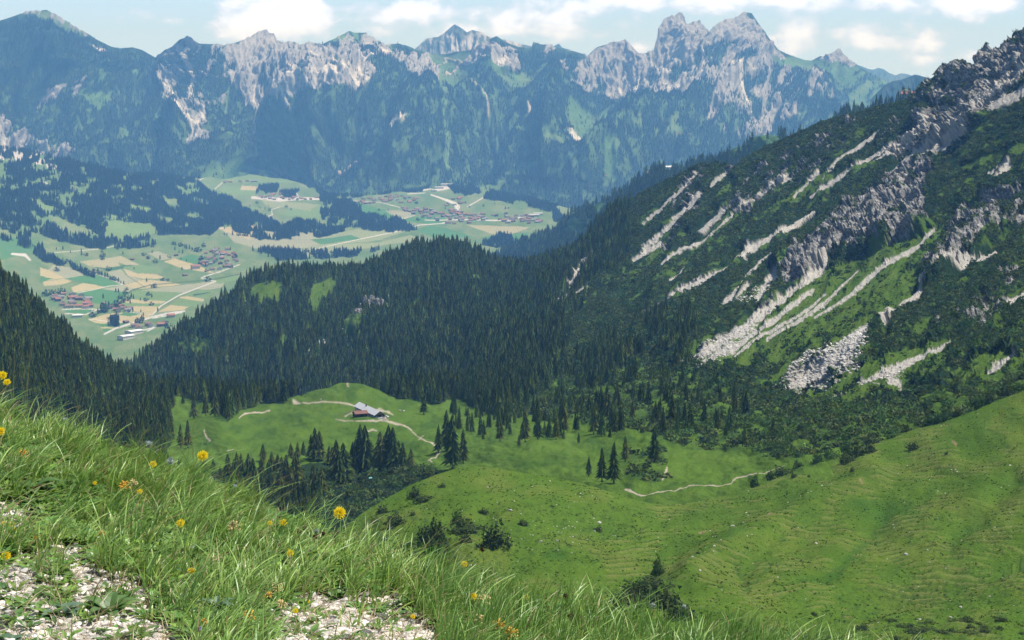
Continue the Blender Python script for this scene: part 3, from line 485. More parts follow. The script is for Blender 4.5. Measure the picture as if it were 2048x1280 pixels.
for ln, h, w in CL:
    best = np.full(px.shape, 1e9); side = np.zeros(px.shape); tt = np.zeros(px.shape); n = len(ln)-1
    for k, (a, b) in enumerate(zip(ln[:-1], ln[1:])):
        dx, dy = b[0]-a[0], b[1]-a[1]; t = np.clip(((fx-a[0])*dx+(fy-a[1])*dy)/(dx*dx+dy*dy), 0, 1)
        ex = fx-a[0]-t*dx; ey = fy-a[1]-t*dy; d = np.hypot(ex, ey); s = (dx*ey-dy*ex); m = d < best
        best[m] = d[m]; side[m] = -np.sign(s)[m]; tt[m] = ((k+t)/n)[m]
    sg = best*side
    cliff = np.maximum(cliff, h*sst(sg,-2,5)*(1-sst(sg,w*.25,w*1.3))*sst(tt,0,.18)*sst(1-tt,0,.18))
cliff *= (1+.25*fbm(px/20,py/20,o=3,seed=88))
Yd = slo.Y0
gul = fbm(fx/55+fy/70, (fy-fx*.3)/160, o=4, seed=91, ridged=True)
P0 = slo.P
blk = fbm(P0[...,0]/26,P0[...,1]/26,P0[...,2]/17,o=5,seed=92,g=.55)
def cells(sc_, zs, seed):
    out = np.zeros(px.shape); m = rock > .02; X, Y_, Z_ = (P0[m][:,k]/sc_ for k in range(3)); Z_ = Z_/zs; X = X+fbm(X,Y_,Z_,o=2,seed=seed+5)*.5; Y_ = Y_+fbm(X,Z_,Y_,o=2,seed=seed+6)*.5
    xi, yi, zi = (np.floor(a).astype(np.int64) for a in (X,Y_,Z_)); bd = np.full(X.shape,1e9); bv = np.zeros(X.shape)
    for dx in (-1,0,1):
        for dy in (-1,0,1):
            for dz in (-1,0,1):
                h = _h(xi+dx, yi+dy, zi+dz, seed); r1, r2, r3, r4 = (h&255)/255., ((h>>8)&255)/255., ((h>>16)&255)/255., ((h>>24)&255)/255.
                d = (X-xi-dx-r1)**2+(Y_-yi-dy-r2)**2+(Z_-zi-dz-r3)**2; q = d < bd; bd[q] = d[q]; bv[q] = r4[q]-.5
    out[m] = bv-np.sqrt(bd)*.35; return out
cel = cells(16., 1.6, 300)*7+cells(6.5, 1.1, 310)*3.2+cells(3., .8, 320)*1.5
cliff *= .5
rough = cliff + rock*(cel*Yd/1150+blk*6*Yd/1200+np.abs(fbm(P0[...,0]/9,P0[...,1]/9,P0[...,2]/6,o=3,seed=94))*2) + gul*8*(1-grass*.7)*(1-scr*.6)*np.clip((py-cr)/70,.05,1)*(.4+.6*near) + (1-near)*fbm(px/110,py/90,o=4,seed=93)*22*np.clip((py-cr)/60,0,1) + fine*.4*(1-rock)*(1+scr)
slo.displace(rough)
slo.build(M_cliff, np.concatenate([col, (rock*(1-scr))[...,None]], -1), smooth=False)
slo_pine = (1-.85*gstrip)*(1-sst(scr,.1,.4))*(1-.93*scr_w)*(1-sst(rock,.2,.6))*(1-.93*sst(grass,.3,.6))
sforest = (1-near)*(1-grass)*(1-scr)*(1-.8*rock)*sst(py-cr,-1,3)
# spruces also climb the ridge on the left of the mountainside
sforest = np.maximum(sforest, zn([[(1050,500),(1170,470),(1230,400),(1330,350),(1330,380),(1290,450),(1240,540),(1200,560),(1100,620),(1050,620)]])*.5*(1-scr)*(1-rock))

# the alpine pasture with the hut, the ravine and the wooded slope on the left
pas = Sheet('mountain_pasture', -180, 2200, 1100, [(-180,1180),(300,1180),(650,1170),(800,1080),(900,1040),(1000,1030),(1260,1050),(1530,1010),(1700,930),(1800,890),(1900,855),(2048,790),(2200,725)],
  [(-180,440),(-60,515),(0,560),(60,605),(100,655),(150,695),(200,735),(260,765),(300,780),(340,785),(400,790),(500,800),(580,795),(640,783),(670,778),(697,770),(720,776),(780,785),(850,775),(900,775),(1000,765),(1200,750),(1400,750),(1600,795),(1800,800),(2048,735),(2200,680)], 330,
  [(-100,500,1250),(0,560,1250),(100,655,1250),(200,735,1280),(300,780,1330),(500,800,1230),(700,778,1180),(850,775,1280),(1000,765,1300),(1200,750,1150),(1400,750,1010),(1600,795,850),(1800,800,760),(2048,745,690),(740,825,1020),(450,850,980),(400,890,920),(600,870,930),(850,870,920),(700,960,820),(550,980,800),(850,960,760),(700,1100,640),
   (0,800,900),(100,950,800),(300,1000,760),(300,900,860),(1000,860,900),(1050,920,720),(1200,850,850),(1300,930,640),(1450,900,690),(1600,880,660),(1700,860,650),(1270,985,578),(1400,970,590),(1530,945,595),(1800,840,690),(1700,902,604),(1900,838,622),(2048,778,632),(2200,720,650),(1270,1040,545),(1330,1010,558),(1400,1000,562),(1500,975,568),(0,1150,600)], back=6, bstep=.02)
px, py = pas.px, pas.py
wx = px+fbm(px/20,py/14,seed=7)*9; wy = py+fbm(px/20,py/14,seed=8)*6
sp = fbm(px/40, py/18, o=5, seed=101); fine = fbm(px/8, py/5, o=4, seed=102)
col = np.empty(px.shape+(3,)); col[:] = GRASS
paint(col, sst(sp,-.05,.3)*.5, A3(.085,.15,.022)); paint(col, sst(-sp+fine*.4,.08,.35)*.55, GRASSD)
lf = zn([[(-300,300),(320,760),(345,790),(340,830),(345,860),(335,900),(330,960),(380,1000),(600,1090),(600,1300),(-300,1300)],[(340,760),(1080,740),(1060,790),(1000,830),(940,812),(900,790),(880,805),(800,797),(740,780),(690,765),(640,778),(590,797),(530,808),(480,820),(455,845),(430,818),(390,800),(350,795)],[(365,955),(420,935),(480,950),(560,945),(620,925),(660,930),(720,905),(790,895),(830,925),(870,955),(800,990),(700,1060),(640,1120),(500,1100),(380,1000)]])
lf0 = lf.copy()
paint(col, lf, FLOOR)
bush = zn([[(1000,775),(1200,740),(1400,720),(1600,740),(1800,770),(2060,700),(2200,660),(2200,860),(1900,850),(1700,890),(1560,925),(1500,900),(1380,900),(1240,850),(1130,840),(1000,830)],[(800,990),(880,960),(760,1060),(700,1100),(600,1130),(560,1080)],[(1260,905),(1330,900),(1340,950),(1300,965),(1260,950)]])
paint(col, bush*sst(-sp+fine*.5+.15,.0,.3)*.7, A3(.04,.075,.02))
paint(col, sst(fine,.3,.45)*sst(sp,-.1,.2)*.35*(1-lf), A3(.16,.15,.05))
def lines(lst, c, e=.35, f=0.):
    for ln in lst: paint(col, 1-sst(seg_d(px*.75+wx*.25, py*.75+wy*.25, ln)+fine*f, 1-e, 1+e), c)
PATH = A3(.34,.30,.24)
lines([[(605,805,1.1),(650,808,1.1),(709,813,1.2)],[(775,843,2.),(805,850,1.7),(822,858,.9),(833,870,1.1),(850,882,1.2),(868,890,1.6),(879,902,2),(870,912,1.4),(858,920,1.6),(866,928,1)],[(478,838,1.2),(490,828,1.6),(510,825,1.2),(540,820,.9)],[(409,862,1.6),(411,870,1.2),(415,875,1.6),(421,881,1.8)],[(455,898,.9),(466,896,1.1),(474,900,.9)],[(1252,976,2.6),(1272,984,2.4),(1282,988,.9),(1340,978,.8),(1400,974,.8),(1462,964,.9),(1472,955,1.),(1530,945,.8),(1570,935,.5)],[(1325,956,1.6),(1332,945,1.8),(1335,938,1)],[(697,770,1.8),(697,780,2)],[(588,803,3),(600,806,1.5)]], PATH, .3, .5)
lines([[(672,838,.6),(690,840,1.2),(712,842,.6)],[(712,842,1),(740,842,2),(775,842,3),(770,836,3)],[(690,832,1.5),(705,826,1.5)],[(732,861,1.2),(745,858,1.6),(752,860,1)],[(757,820,3),(772,822,2),(785,827,1.2)],[(848,870,1),(838,880,1)]], A3(.30,.27,.21), .6, 1.6)
lines([[(1395,735,2),(1412,742,3)],[(1560,772,7),(1585,780,5)],[(1480,720,2),(1510,725,1)],[(1635,806,3),(1660,799,6),(1690,788,2)],[(1780,800,3),(1800,790,4)],[(865,785,1.4),(873,783,1)]], SCREE, .4, 1.)
mound = 3.5*np.exp(-(((px-697)/62)**2+((py-790)/17)**2))
bump = fbm(px/60,py/24,o=4,seed=103)*3.2*(1-.55*np.exp(-(((px-650)/300)**2+((py-850)/60)**2)))+fbm(px/14,py/7,o=3,seed=104)*.3
pas.displace(mound+bump*np.clip(pas.Y0/900,.5,1.3)*(1-np.exp(-(((px-740)/50)**2+((py-830)/22)**2))))
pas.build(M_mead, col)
pas_forest, pas_bush = lf0, bush

# the near meadow hill
mea = Sheet('near_meadow', 380, 2200, 900, [(380,1460),(2200,1460)],
  [(380,1300),(500,1192),(600,1122),(680,1064),(730,1022),(780,992),(830,966),(870,950),(910,938),(950,932),(1000,938),(1050,946),(1100,954),(1160,966),(1220,984),(1262,998),(1300,1006),(1340,1010),(1400,1003),(1500,978),(1560,952),(1620,932),(1700,902),(1800,867),(1900,838),(1980,805),(2048,778),(2200,715)], 330,
  [(1340,1010,548),(1400,1003,552),(1500,978,560),(1600,938,580),(1700,902,592),(1900,838,600),(2048,778,605),(1282,1004,530),(1160,966,525),(950,932,515),(780,992,478),(680,1064,438),(500,1190,380),(700,1200,335),(1000,1100,372),(1000,1280,300),(1400,1280,305),(1400,1130,395),(1700,1100,425),(1700,1280,330),(2048,1280,335),(2048,1000,445),(1100,1030,440),(2200,1280,335),(2200,715,630),(1200,1200,330),(1550,1080,440),(400,1460,260),(1200,1460,230),(2200,1460,260)], back=8, bstep=.03)
px, py = mea.px, mea.py
# hollows and ribs
def rib(line, w, h, prof=0):
    d = seg_d(px, py, [(a,b,w) for a,b in line]); return h*np.exp(-d*d)
hh = rib([(1380,1140),(1480,1085),(1560,1050),(1640,1000),(1750,960)],26,2.6)+rib([(1480,1160),(1520,1110),(1580,1060)],14,-.9)+rib([(1650,1150),(1700,1110),(1760,1050),(1765,1030)],20,-1.1)+rib([(1660,1250),(1800,1190),(1930,1160),(2050,1110)],24,-2.5)+rib([(1500,1195),(1485,1160),(1475,1130)],10,-.5)+rib([(1900,1080),(1960,1030),(2030,960)],20,-1.6)
hh += rib([(820,1100),(950,1150),(1150,1165),(1300,1150)],26,-2.4)+rib([(760,1050),(900,1010),(1050,995),(1200,1010)],20,1.6)+rib([(1000,1035),(1150,1025),(1300,1040)],14,1.2)
hh += fbm(px/120,py/70,o=4,seed=111)*1.8+fbm(px/30,py/16,o=3,seed=112)*.16
Z = mea.P[...,2]; X = mea.P[...,0]; Yw = mea.P[...,1]
fine = fbm(px/9, py/5, o=4, seed=113); sp = fbm(px/90, py/45, o=5, seed=114)
# cattle terraces follow the contours
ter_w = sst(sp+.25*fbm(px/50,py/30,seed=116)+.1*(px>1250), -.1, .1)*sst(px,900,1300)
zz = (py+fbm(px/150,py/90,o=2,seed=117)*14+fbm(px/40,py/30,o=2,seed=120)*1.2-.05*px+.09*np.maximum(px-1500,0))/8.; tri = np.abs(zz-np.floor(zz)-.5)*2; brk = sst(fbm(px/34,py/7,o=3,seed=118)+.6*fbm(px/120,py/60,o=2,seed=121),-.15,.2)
hh += (tri-.5)*.6*ter_w*brk
hh *= np.clip((py-mea.c[None])/14,.15,1)
mea.displace(hh)
col = np.empty(px.shape+(3,)); col[:] = A3(.074,.130,.018)
paint(col, sst(sp,-.05,.3)*.55, A3(.108,.142,.028)); paint(col, sst(-sp+fine*.3,.05,.35)*.45, A3(.046,.100,.014))
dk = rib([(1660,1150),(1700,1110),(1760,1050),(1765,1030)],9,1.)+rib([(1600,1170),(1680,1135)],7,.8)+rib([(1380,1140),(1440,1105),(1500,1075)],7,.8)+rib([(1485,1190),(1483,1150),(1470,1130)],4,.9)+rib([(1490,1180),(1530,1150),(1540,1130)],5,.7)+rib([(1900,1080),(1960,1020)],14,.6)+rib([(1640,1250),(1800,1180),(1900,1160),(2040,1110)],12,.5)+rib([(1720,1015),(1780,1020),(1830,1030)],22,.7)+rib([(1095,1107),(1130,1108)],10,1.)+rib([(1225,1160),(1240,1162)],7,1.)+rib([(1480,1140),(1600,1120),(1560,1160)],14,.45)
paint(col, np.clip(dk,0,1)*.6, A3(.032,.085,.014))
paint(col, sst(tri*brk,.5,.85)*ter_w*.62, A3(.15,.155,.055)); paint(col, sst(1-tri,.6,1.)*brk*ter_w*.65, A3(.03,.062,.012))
hum = sst(fbm(px/10,py/5,o=3,seed=119),.12,.3)*sst(rib([(1500,1300),(1700,1240),(1900,1180),(2050,1150)],60,1)+rib([(1550,1300),(2000,1270)],50,1)+rib([(760,1060),(900,1100),(1250,1060)],60,.9),.25,.7)
paint(col, hum*.55, A3(.03,.06,.015))
for ln in [[(1540,1042,3),(1550,1036,2)],[(1400,1070,3),(1410,1066,2)],[(1906,883,3),(1912,888,2)],[(1723,976,2.5),(1728,980,1.5)]]: paint(col, 1-sst(seg_d(px,py,ln)+fine,.7,1.2), EARTH)
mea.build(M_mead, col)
# ------------------------------------------------------------------ trees and shrubs
def spruce_proto(h, r, tiers, nb, seed, droop=.22, jag=.42, bare=.1, col=True):
    """crown of stacked, drooping star-shaped whorls; returns V, T"""
    rg = np.random.default_rng(seed); V = []; T = []
    for k in range(tiers):
        f = (k+.5*rg.random())/tiers; zb = h*(bare+(1-bare)*f); rr = r*((1-f)**.85)*(.85+.3*rg.random())+.02*r
        zt = min(h, zb+h/tiers*1.9); i0 = len(V); V.append((rg.normal()*.02*r, rg.normal()*.02*r, zt)); a0 = rg.random()*6.28
        n = nb if f < .6 else max(5, int(nb*.7))
        for j in range(2*n):
            a = a0+j*math.pi/n+rg.normal()*.08; q = rr*((.8+.45*rg.random()) if j % 2 == 0 else jag*(.8+.5*rg.random()))
            V.append((q*math.cos(a), q*math.sin(a), zb-(q*droop if j % 2 == 0 else -.1*rr)+rg.normal()*.02*h/tiers))
        for j in range(2*n): T.append((i0, i0+1+j, i0+1+(j+1) % (2*n)))
    return np.array(V, float), np.array(T)
def puff_proto(n, seed, flat=.6, size=.42, solid=True):
    """leafy clump: small leaf faces spread through a dome"""
    rg = np.random.default_rng(seed); V = []; T = []
    for k in range(n):
        d = rg.normal(size=3); d /= np.linalg.norm(d); d[2] = abs(d[2])*.9+.05; rad = (.5+.5*rg.random()**.6)*(1+.9*float(pn(d[0]*1.7+seed,d[1]*1.7,d[2]*1.7,seed=seed)))*(1.3 if rg.random() < .08 else 1); c = d*rad; c[2] *= flat*1.4
        a = rg.normal(size=3); a /= np.linalg.norm(a); b = np.cross(a, d+rg.normal(size=3)*.5); b /= np.linalg.norm(b)+1e-6; s = size*(.6+.7*rg.random())
        i = len(V); V += [c+a*s, c-a*s*.6+b*s*.7, c-a*s*.5-b*s*.8]; T.append((i,i+1,i+2))
    return np.array(V, float), np.array(T)
def forest(name, protos, Q, sc, c, mat, label, lean=0., cat=None, zs=None, sink=.3):
    """one mesh holding every plant of a wood too dense to count"""
    rg = np.random.default_rng(len(Q)); Vs = []; Ts = []; Cs = []; off = 0
    which = rg.integers(0, len(protos), len(Q))
    for p, (V, T) in enumerate(protos):
        m = which == p; q = Q[m]; s = sc[m]; cc = c[m]; n = len(q)
        if not n: continue
        s = s*(.82+.36*rg.random(n)); a = rg.random(n)*6.283; ca, sa = np.cos(a)[:,None], np.sin(a)[:,None]; z = sc[m]
        x = (V[None,:,0]*ca-V[None,:,1]*sa)*s[:,None]+q[:,0:1]; y = (V[None,:,0]*sa+V[None,:,1]*ca)*s[:,None]+q[:,1:2]
        zz = V[None,:,2]*z[:,None]+q[:,2:3]-sink
        Vs.append(np.stack([x,y,zz],-1).reshape(-1,3)); nv = len(V)
        Ts.append((T[None]+(np.arange(n)*nv)[:,None,None]+off).reshape(-1,3)); off += n*nv
        Cs.append(np.repeat(cc, nv, 0))
    me = mesh_np(name, np.concatenate(Vs), T=np.concatenate(Ts), col=np.concatenate(Cs), smooth=False)
    return tag(link(name, me, mat), label, cat, kind='stuff')
M_need = mat_attr('needles', var=.45, scale=1.6, rough=.9, trans=.22, detail=3)
M_leaf = mat_attr('leaves', var=.35, scale=2., rough=.8, trans=.3, detail=3)
M_trunk = mat_flat('bark', (.11,.085,.065), .95, .4, 3.)
def tint(n, base, var, seed=1, warm=.3):
    rg = np.random.default_rng(seed); k = (1-var+2*var*rg.random(n)**1.3)[:,None]; w = (rg.random(n)-.35)[:,None]*warm*1.4; k[rg.random(n) < .05] *= 1.6
    return np.asarray(base)*k*(1+w*np.array([[1.,.35,-.2]]))
NEEDLE = A3(.085,.130,.030)
FARP = [spruce_proto(1, .2, 3, 3, k, jag=.6) for k in range(5)]
MIDP = [spruce_proto(1, .19, 7, 6, 10+k) for k in range(6)]
NEAP = [spruce_proto(1, .185, 13, 9, 20+k) for k in range(5)]

# far mountains: conifer woods
Q, qx, qy = far.scatter(far_forest, 85000, seed=3)
forest('far_forest', FARP, Q, 15+RNG.random(len(Q))*14, tint(len(Q), (.036,.062,.032), .45, 2), M_need, 'dark conifer woods covering the far mountains', sink=2)
cl = (1-far_forest)*(far.py > 140)*(fbm(far.px/12, far.py/9, o=3, seed=131) > .12)
Q, qx, qy = far.scatter(cl, 3500, seed=4); forest('far_forest', FARP, Q, 15+RNG.random(len(Q))*10, tint(len(Q), (.034,.058,.030), .4, 2), M_need, 'scattered conifers in the clearings of the far mountains', sink=2)
Q, qx, qy = val.scatter(val_wood, 27000, seed=5)
forest('valley_forest', MIDP[:3], Q, 13+RNG.random(len(Q))*12, tint(len(Q), (.036,.062,.030), .4, 3), M_need, 'spruce woods on the hillside left of the valley', sink=1)
Q, qx, qy = rdg.scatter(rwood, 9000, seed=6)
forest('ridge_forest', MIDP, Q, 16+RNG.random(len(Q))*13, tint(len(Q), NEEDLE, .4, 4), M_need, 'spruce woods on the middle ridge right of the valley', sink=1)
# the knoll
Q, qx, qy = slo.scatter(sforest*(slo.px < 1260)*(.35+.65*sst(fbm(slo.px/24,slo.py/18,o=3,seed=140),-.3,.0)), 21000, seed=7)
forest('knoll_forest', MIDP, Q, 6+RNG.random(len(Q))**1.3*11, tint(len(Q), NEEDLE*1.15, .5, 5, .4), M_need, 'dense spruce forest covering the knoll above the valley', sink=.8)
Q, qx, qy = slo.scatter(sst(slo.px,1000,1100)*slo_pine*(slo.py > 560)*(slo.px < 1400)*(slo.py > 900-.2*slo.px)*(fbm(slo.px/60, slo.py/40, o=3, seed=132) > .05), 420, seed=8)
forest('slope_spruces', MIDP, Q, 6+RNG.random(len(Q))*9, tint(len(Q), NEEDLE*1.1, .4, 6, .5), M_need, 'small spruces scattered among the dwarf pine on the lower mountainside')
# dwarf mountain pine: low clumps
PUF = [puff_proto(26, 40+k) for k in range(6)]; PUFB = [puff_proto(60, 50+k, flat=.85, size=.3) for k in range(4)]
dens = slo_pine*sst(slo.px, 960, 1200)*(.55+.45*sst(fbm(slo.px/14, slo.py/12, o=3, seed=133), -.25, .1))
Q, qx, qy = slo.scatter(dens, 70000, seed=9)
forest('dwarf_pine_cover', PUF, Q, (.75+RNG.random(len(Q))*1.0)*(.7+.3*Q[:,1]/1000), tint(len(Q), (.070,.108,.034), .5, 7, .4), M_need, 'dark mountain pine scrub covering the rocky mountainside', sink=.35)
Q, qx, qy = slo.scatter(dens*(fbm(slo.px/50, slo.py/40, o=3, seed=134) > -.05), 2200, seed=10)
forest('alder_scrub', PUFB, Q, 1.6+RNG.random(len(Q))*1.6, tint(len(Q), (.045,.095,.03), .3, 8, .3), M_leaf, 'lighter green scrub mixed into the mountain pine', sink=.3)
rv = ((pas.px > 600)&(pas.px < 880)&(pas.py > 940))*1.
db = pas_bush*(.03+sst(fbm(pas.px/34, pas.py/17, o=4, seed=135), -.1, .1)*sst(pas.py, 1000, 850))+rv*.3
Q, qx, qy = pas.scatter(db, 9500, seed=11)
forest('dwarf_pine_cover', PUF+PUFB[:2], Q, .8+RNG.random(len(Q))**2*1.7, tint(len(Q), (.075,.11,.036), .45, 9, .3), M_need, 'dwarf pine and low scrub on the pasture below the scree', sink=.3)
Q, qx, qy = pas.scatter(db*(fbm(pas.px/40, pas.py/20, o=3, seed=136) > -.08), 2600, seed=12)
forest('alder_scrub', PUFB, Q, .9+RNG.random(len(Q))*1.5, tint(len(Q), (.075,.14,.035), .3, 10, .3), M_leaf, 'light green alder scrub on the pasture below the scree', sink=.2)
# spruces around the pasture: the nearest ones stand as trees of their own
Q1, ax, ay = pas.scatter(pas_forest, 7600, seed=13)
ravine = (ax > 360)&(ay > 880)
sc = np.where(ravine, 7+RNG.random(len(Q1))*6, 8.5+RNG.random(len(Q1))**1.2*9)
keep = ~(((ax-350)/400 > 0)&((ay-850)/1e3 > 1e9))
FGL = [(-200,730),(0,770),(100,800),(200,850),(300,895),(400,945),(500,985),(600,1030),(700,1065),(800,1105),(900,1140),(2200,1340)]
top_px = ay-sc*F/Q1[:,1]; vis = (top_px < interp(FGL, ax)-14)&(ay < interp(FGL, ax)+60)
size = sc/Q1[:,1]
tr_m = [link_me for link_me in ()]
trunk_me = None
def trunk_mesh(h, r=.018, n=7):
    V = []; T = []
    for k, (z, q) in enumerate(((-.04,1.3),(.02,1.),(.45,.6),(.97,.1))):
        for j in range(n): V.append((q*r*h*math.cos(j*6.283/n), q*r*h*math.sin(j*6.283/n), z*h))
    for k in range(3):
        for j in range(n):
            a = k*n+j; b = k*n+(j+1) % n; T += [(a,b,b+n),(a,b+n,a+n)]
    return np.array(V), np.array(T)
tv, tt_ = trunk_mesh(1.); trunk_me = mesh_np('spruce_trunk', tv, T=tt_); trunk_me.materials.append(M_trunk)
crown_me = []
for k, (V, T) in enumerate(NEAP):
    for q in range(2):
        me = mesh_np('spruce_crown', V, T=T, col=np.tile(NEEDLE*(1.15 if q else .9)*np.array([1+.25*q,1,1]), (len(V),1)), smooth=False); me.materials.append(M_need); crown_me.append(me)
def spruce(Qp, h, label, group=None, wide=1.):
    r = bpy.data.objects.new('spruce_tree', None); COL.objects.link(r); r.location = Qp; r.rotation_euler = (0,0,random.random()*6.28); r.scale = (h*wide,h*wide,h)
    tag(r, label, 'tree', group)
    c = bpy.data.objects.new('crown', random.choice(crown_me)); COL.objects.link(c); c.parent = r
    t = bpy.data.objects.new('trunk', trunk_me); COL.objects.link(t); t.parent = r; return r
# (x, y of the foot, height in photo pixels, label)
ONE = [(848,829,50,'lone spruce on the open pasture to the right of the long hut'),(877,905,60,'dark spruce beside the path below the hut'),(905,938,112,'tallest spruce at the lower end of the path from the hut'),(926,925,72,'spruce just right of the tallest tree by the path'),(893,900,85,'spruce behind the tallest tree by the path'),(1000,882,55,'slim spruce left of the group in the mid meadow'),
  (1050,880,72,'broad spruce in the group in the mid meadow'),(1076,880,62,'spruce at the right of the mid meadow group'),(1038,893,26,'small spruce in front of the mid meadow group'),(1112,878,50,'spruce halfway between the mid meadow group and the broad one'),(1128,870,74,'tall spruce behind the mid meadow'),(1188,872,60,'broad lone spruce standing over the scrub'),(1157,885,24,'little spruce left of the broad lone one'),
  (1178,955,42,'small pale spruce left of the pair above the path bend'),(1204,965,72,'left spruce of the pair above the path bend'),(1228,968,86,'right spruce of the pair above the path bend, the wider one'),(1250,922,54,'dark spruce behind the pair above the path bend'),(1309,925,78,'tall spruce rising from the scrub right of the pair'),(1215,835,66,'spruce above the scrub, taller of two behind the broad one'),(1235,818,58,'spruce right behind the two above the scrub'),
  (1470,825,50,'dark spruce standing below the scree fans'),(1488,818,40,'slim spruce beside the dark one below the scree fans'),(1385,862,34,'small spruce in the middle of the scrub field'),(1320,838,46,'spruce at the upper edge of the scrub field'),(1265,838,40,'small spruce left of the upper scrub edge'),(1436,862,46,'spruce in the scrub field below the scree'),(1490,892,36,'spruce in the lower scrub near the right meadow'),(1546,868,34,'little spruce among the scrub toward the right meadow'),
  (1690,722+75,26,'small spruce under the largest scree cone'),(1972,758,26,'tiny dark spruce on the upper right slope'),
  (347,818,26,'small round spruce at the left end of the pasture'),(366,808,24,'small spruce just above the left end of the pasture'),(388,838,52,'tall spruce at the left rim of the pasture'),(412,832,46,'spruce next to the tall one on the left rim'),(430,833,58,'dark spruce on the upper left rim of the pasture'),(448,838,20,'tiny spruce on the upper left rim'),(466,820,32,'low spruce on the back rim of the pasture'),(376,898,58,'thick dark spruce in front of the left forest edge'),(362,892,48,'spruce leaning on the thick dark one by the left forest edge')]
n_ind = 0
for (x, y, h, lab) in ONE:
    q = (slo if y < 805 and x > 1500 else pas).find(x, y); H = h*math.hypot(q[0],q[1])/F/math.cos(math.atan2(-q[2], q[1])*.3); spruce(q, H, lab+'' , wide=1.15); n_ind += 1
RV = [(500,230,360),(560,270,420),(540,330,520),(490,310,450),(600,280,420),(400,290,440),(320,285,420),(260,290,440),(350,290,430),(430,330,480),(160,320,440),(100,320,440),(690,225,330),(735,215,330),(775,205,300),(855,118,350),(885,145,350),(830,160,330),(840,360,545),(900,370,560),(720,300,590),(660,320,590),(630,330,580),(690,390,600),(740,330,520),(780,450,640),(950,250,380),(1000,205,500),(1050,230,500),(1080,290,490),(970,260,380),
  (1165,95,380),(1195,90,400),(1130,180,420),(1110,200,400),(1235,200,360),(1300,140,420),(1355,90,400),(1385,110,400),(1330,150,400),(1425,205,380),(1455,225,390),(1510,265,395),(570,440,640),(520,420,580),(460,420,560),(400,420,560),(340,400,540),(280,400,520),(620,420,640),(210,380,500),(870,380,520),(1020,300,510),(300,340,470),(650,360,540)]
ORD = 'first second third fourth fifth sixth seventh eighth ninth tenth eleventh twelfth thirteenth fourteenth fifteenth sixteenth seventeenth eighteenth nineteenth twentieth twenty-first twenty-second twenty-third twenty-fourth twenty-fifth'.split()
rows = {'back':[], 'middle':[], 'front':[]}
for (zx, zt, zb) in RV: rows['back' if zb < 405 else 'middle' if zb < 505 else 'front'].append((380+zx*.293, 820+zb*.293, (zb-zt)*.293))
for rn, L_ in rows.items():
    for k, (x, y, h) in enumerate(sorted(L_)):
        q = pas.find(x, y); spruce(q, h*math.hypot(q[0],q[1])/F*1.03, '%s spruce from the left in the %s row of the ravine grove' % (ORD[k], rn), 'spruces of the ravine grove', 1.4+.3*random.random()); n_ind += 1
order = np.argsort(-size*(vis)*(~ravine)); 
n_take = 300-n_ind-2
take = order[:n_take]; mask = np.zeros(len(Q1), bool); mask[take] = True
for i in take:
    lo = ax[i] < 345
    zl, zg = ('spruce in the dense forest band behind the hut pasture', 'forest spruces behind the pasture') if not lo else ('spruce at the forest edge touching the left end of the hut pasture', 'forest edge spruces at the left end of the pasture') if ax[i] > 300 else \
        ('spruce near the sloping skyline of the left forest', 'skyline spruces of the left forest') if ay[i] < interp([(0,640),(100,735),(200,810),(300,850)], ax[i]) else ('spruce just above the foreground grass in the left forest', 'left forest spruces above the grass') if ay[i]-interp(FGL, ax[i]) > 0 else ('spruce in the middle of the dark left forest slope', 'spruces in the middle of the left forest')
    spruce(Q1[i], sc[i], zl, zg, 1.1)
rest = ~mask & ~(ravine & ((ay < 985)|(ax > 640)))
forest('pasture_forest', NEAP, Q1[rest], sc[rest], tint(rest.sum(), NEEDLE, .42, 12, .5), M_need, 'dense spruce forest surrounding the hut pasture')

cb = sst(fbm(pas.px/38, pas.py/16, o=3, seed=145), -.02, .16)*(pas.px > 870)*(pas.px < 1560)*(pas.py < 905-.02*pas.px)*sst(1250-pas.px, -330, 0)*(pas.py > 745)
Q, qx, qy = pas.scatter(cb*(1-.8*(np.abs(pas.px-870)<25)), 300, seed=23)
forest('clump_spruces', NEAP, Q, 4+RNG.random(len(Q))**1.5*9, tint(len(Q), NEEDLE, .4, 24, .35), M_need, 'spruce clumps between the hut pasture and the scrub')
Q, qx, qy = slo.scatter((slo.px > 950)*(slo.px < 1230)*sst(slo.py, 660, 740)*slo_pine*(fbm(slo.px/40, slo.py/20, o=3, seed=146) > .04), 210, seed=25)
forest('clump_spruces', NEAP, Q, 5+RNG.random(len(Q))*7, tint(len(Q), NEEDLE, .4, 26, .35), M_need, 'spruces thinning out where the forest meets the mountain pine')

TUFT = [puff_proto(7, 80+k, flat=.5, size=.55) for k in range(5)]
tw = (.35+sst(fbm(mea.px/40, mea.py/18, o=4, seed=150), -.05, .25)*1.4)*(mea.px > 560)/(.3+mea.Y0/400)**2
Q, qx, qy = mea.scatter(tw, 26000, seed=27)
forest('meadow_tufts', TUFT, Q, .10+RNG.random(len(Q))**2*.28, tint(len(Q), (.058,.10,.022), .5, 28, .8), M_leaf, 'grass tufts and low herbs on the near meadow', sink=.03)
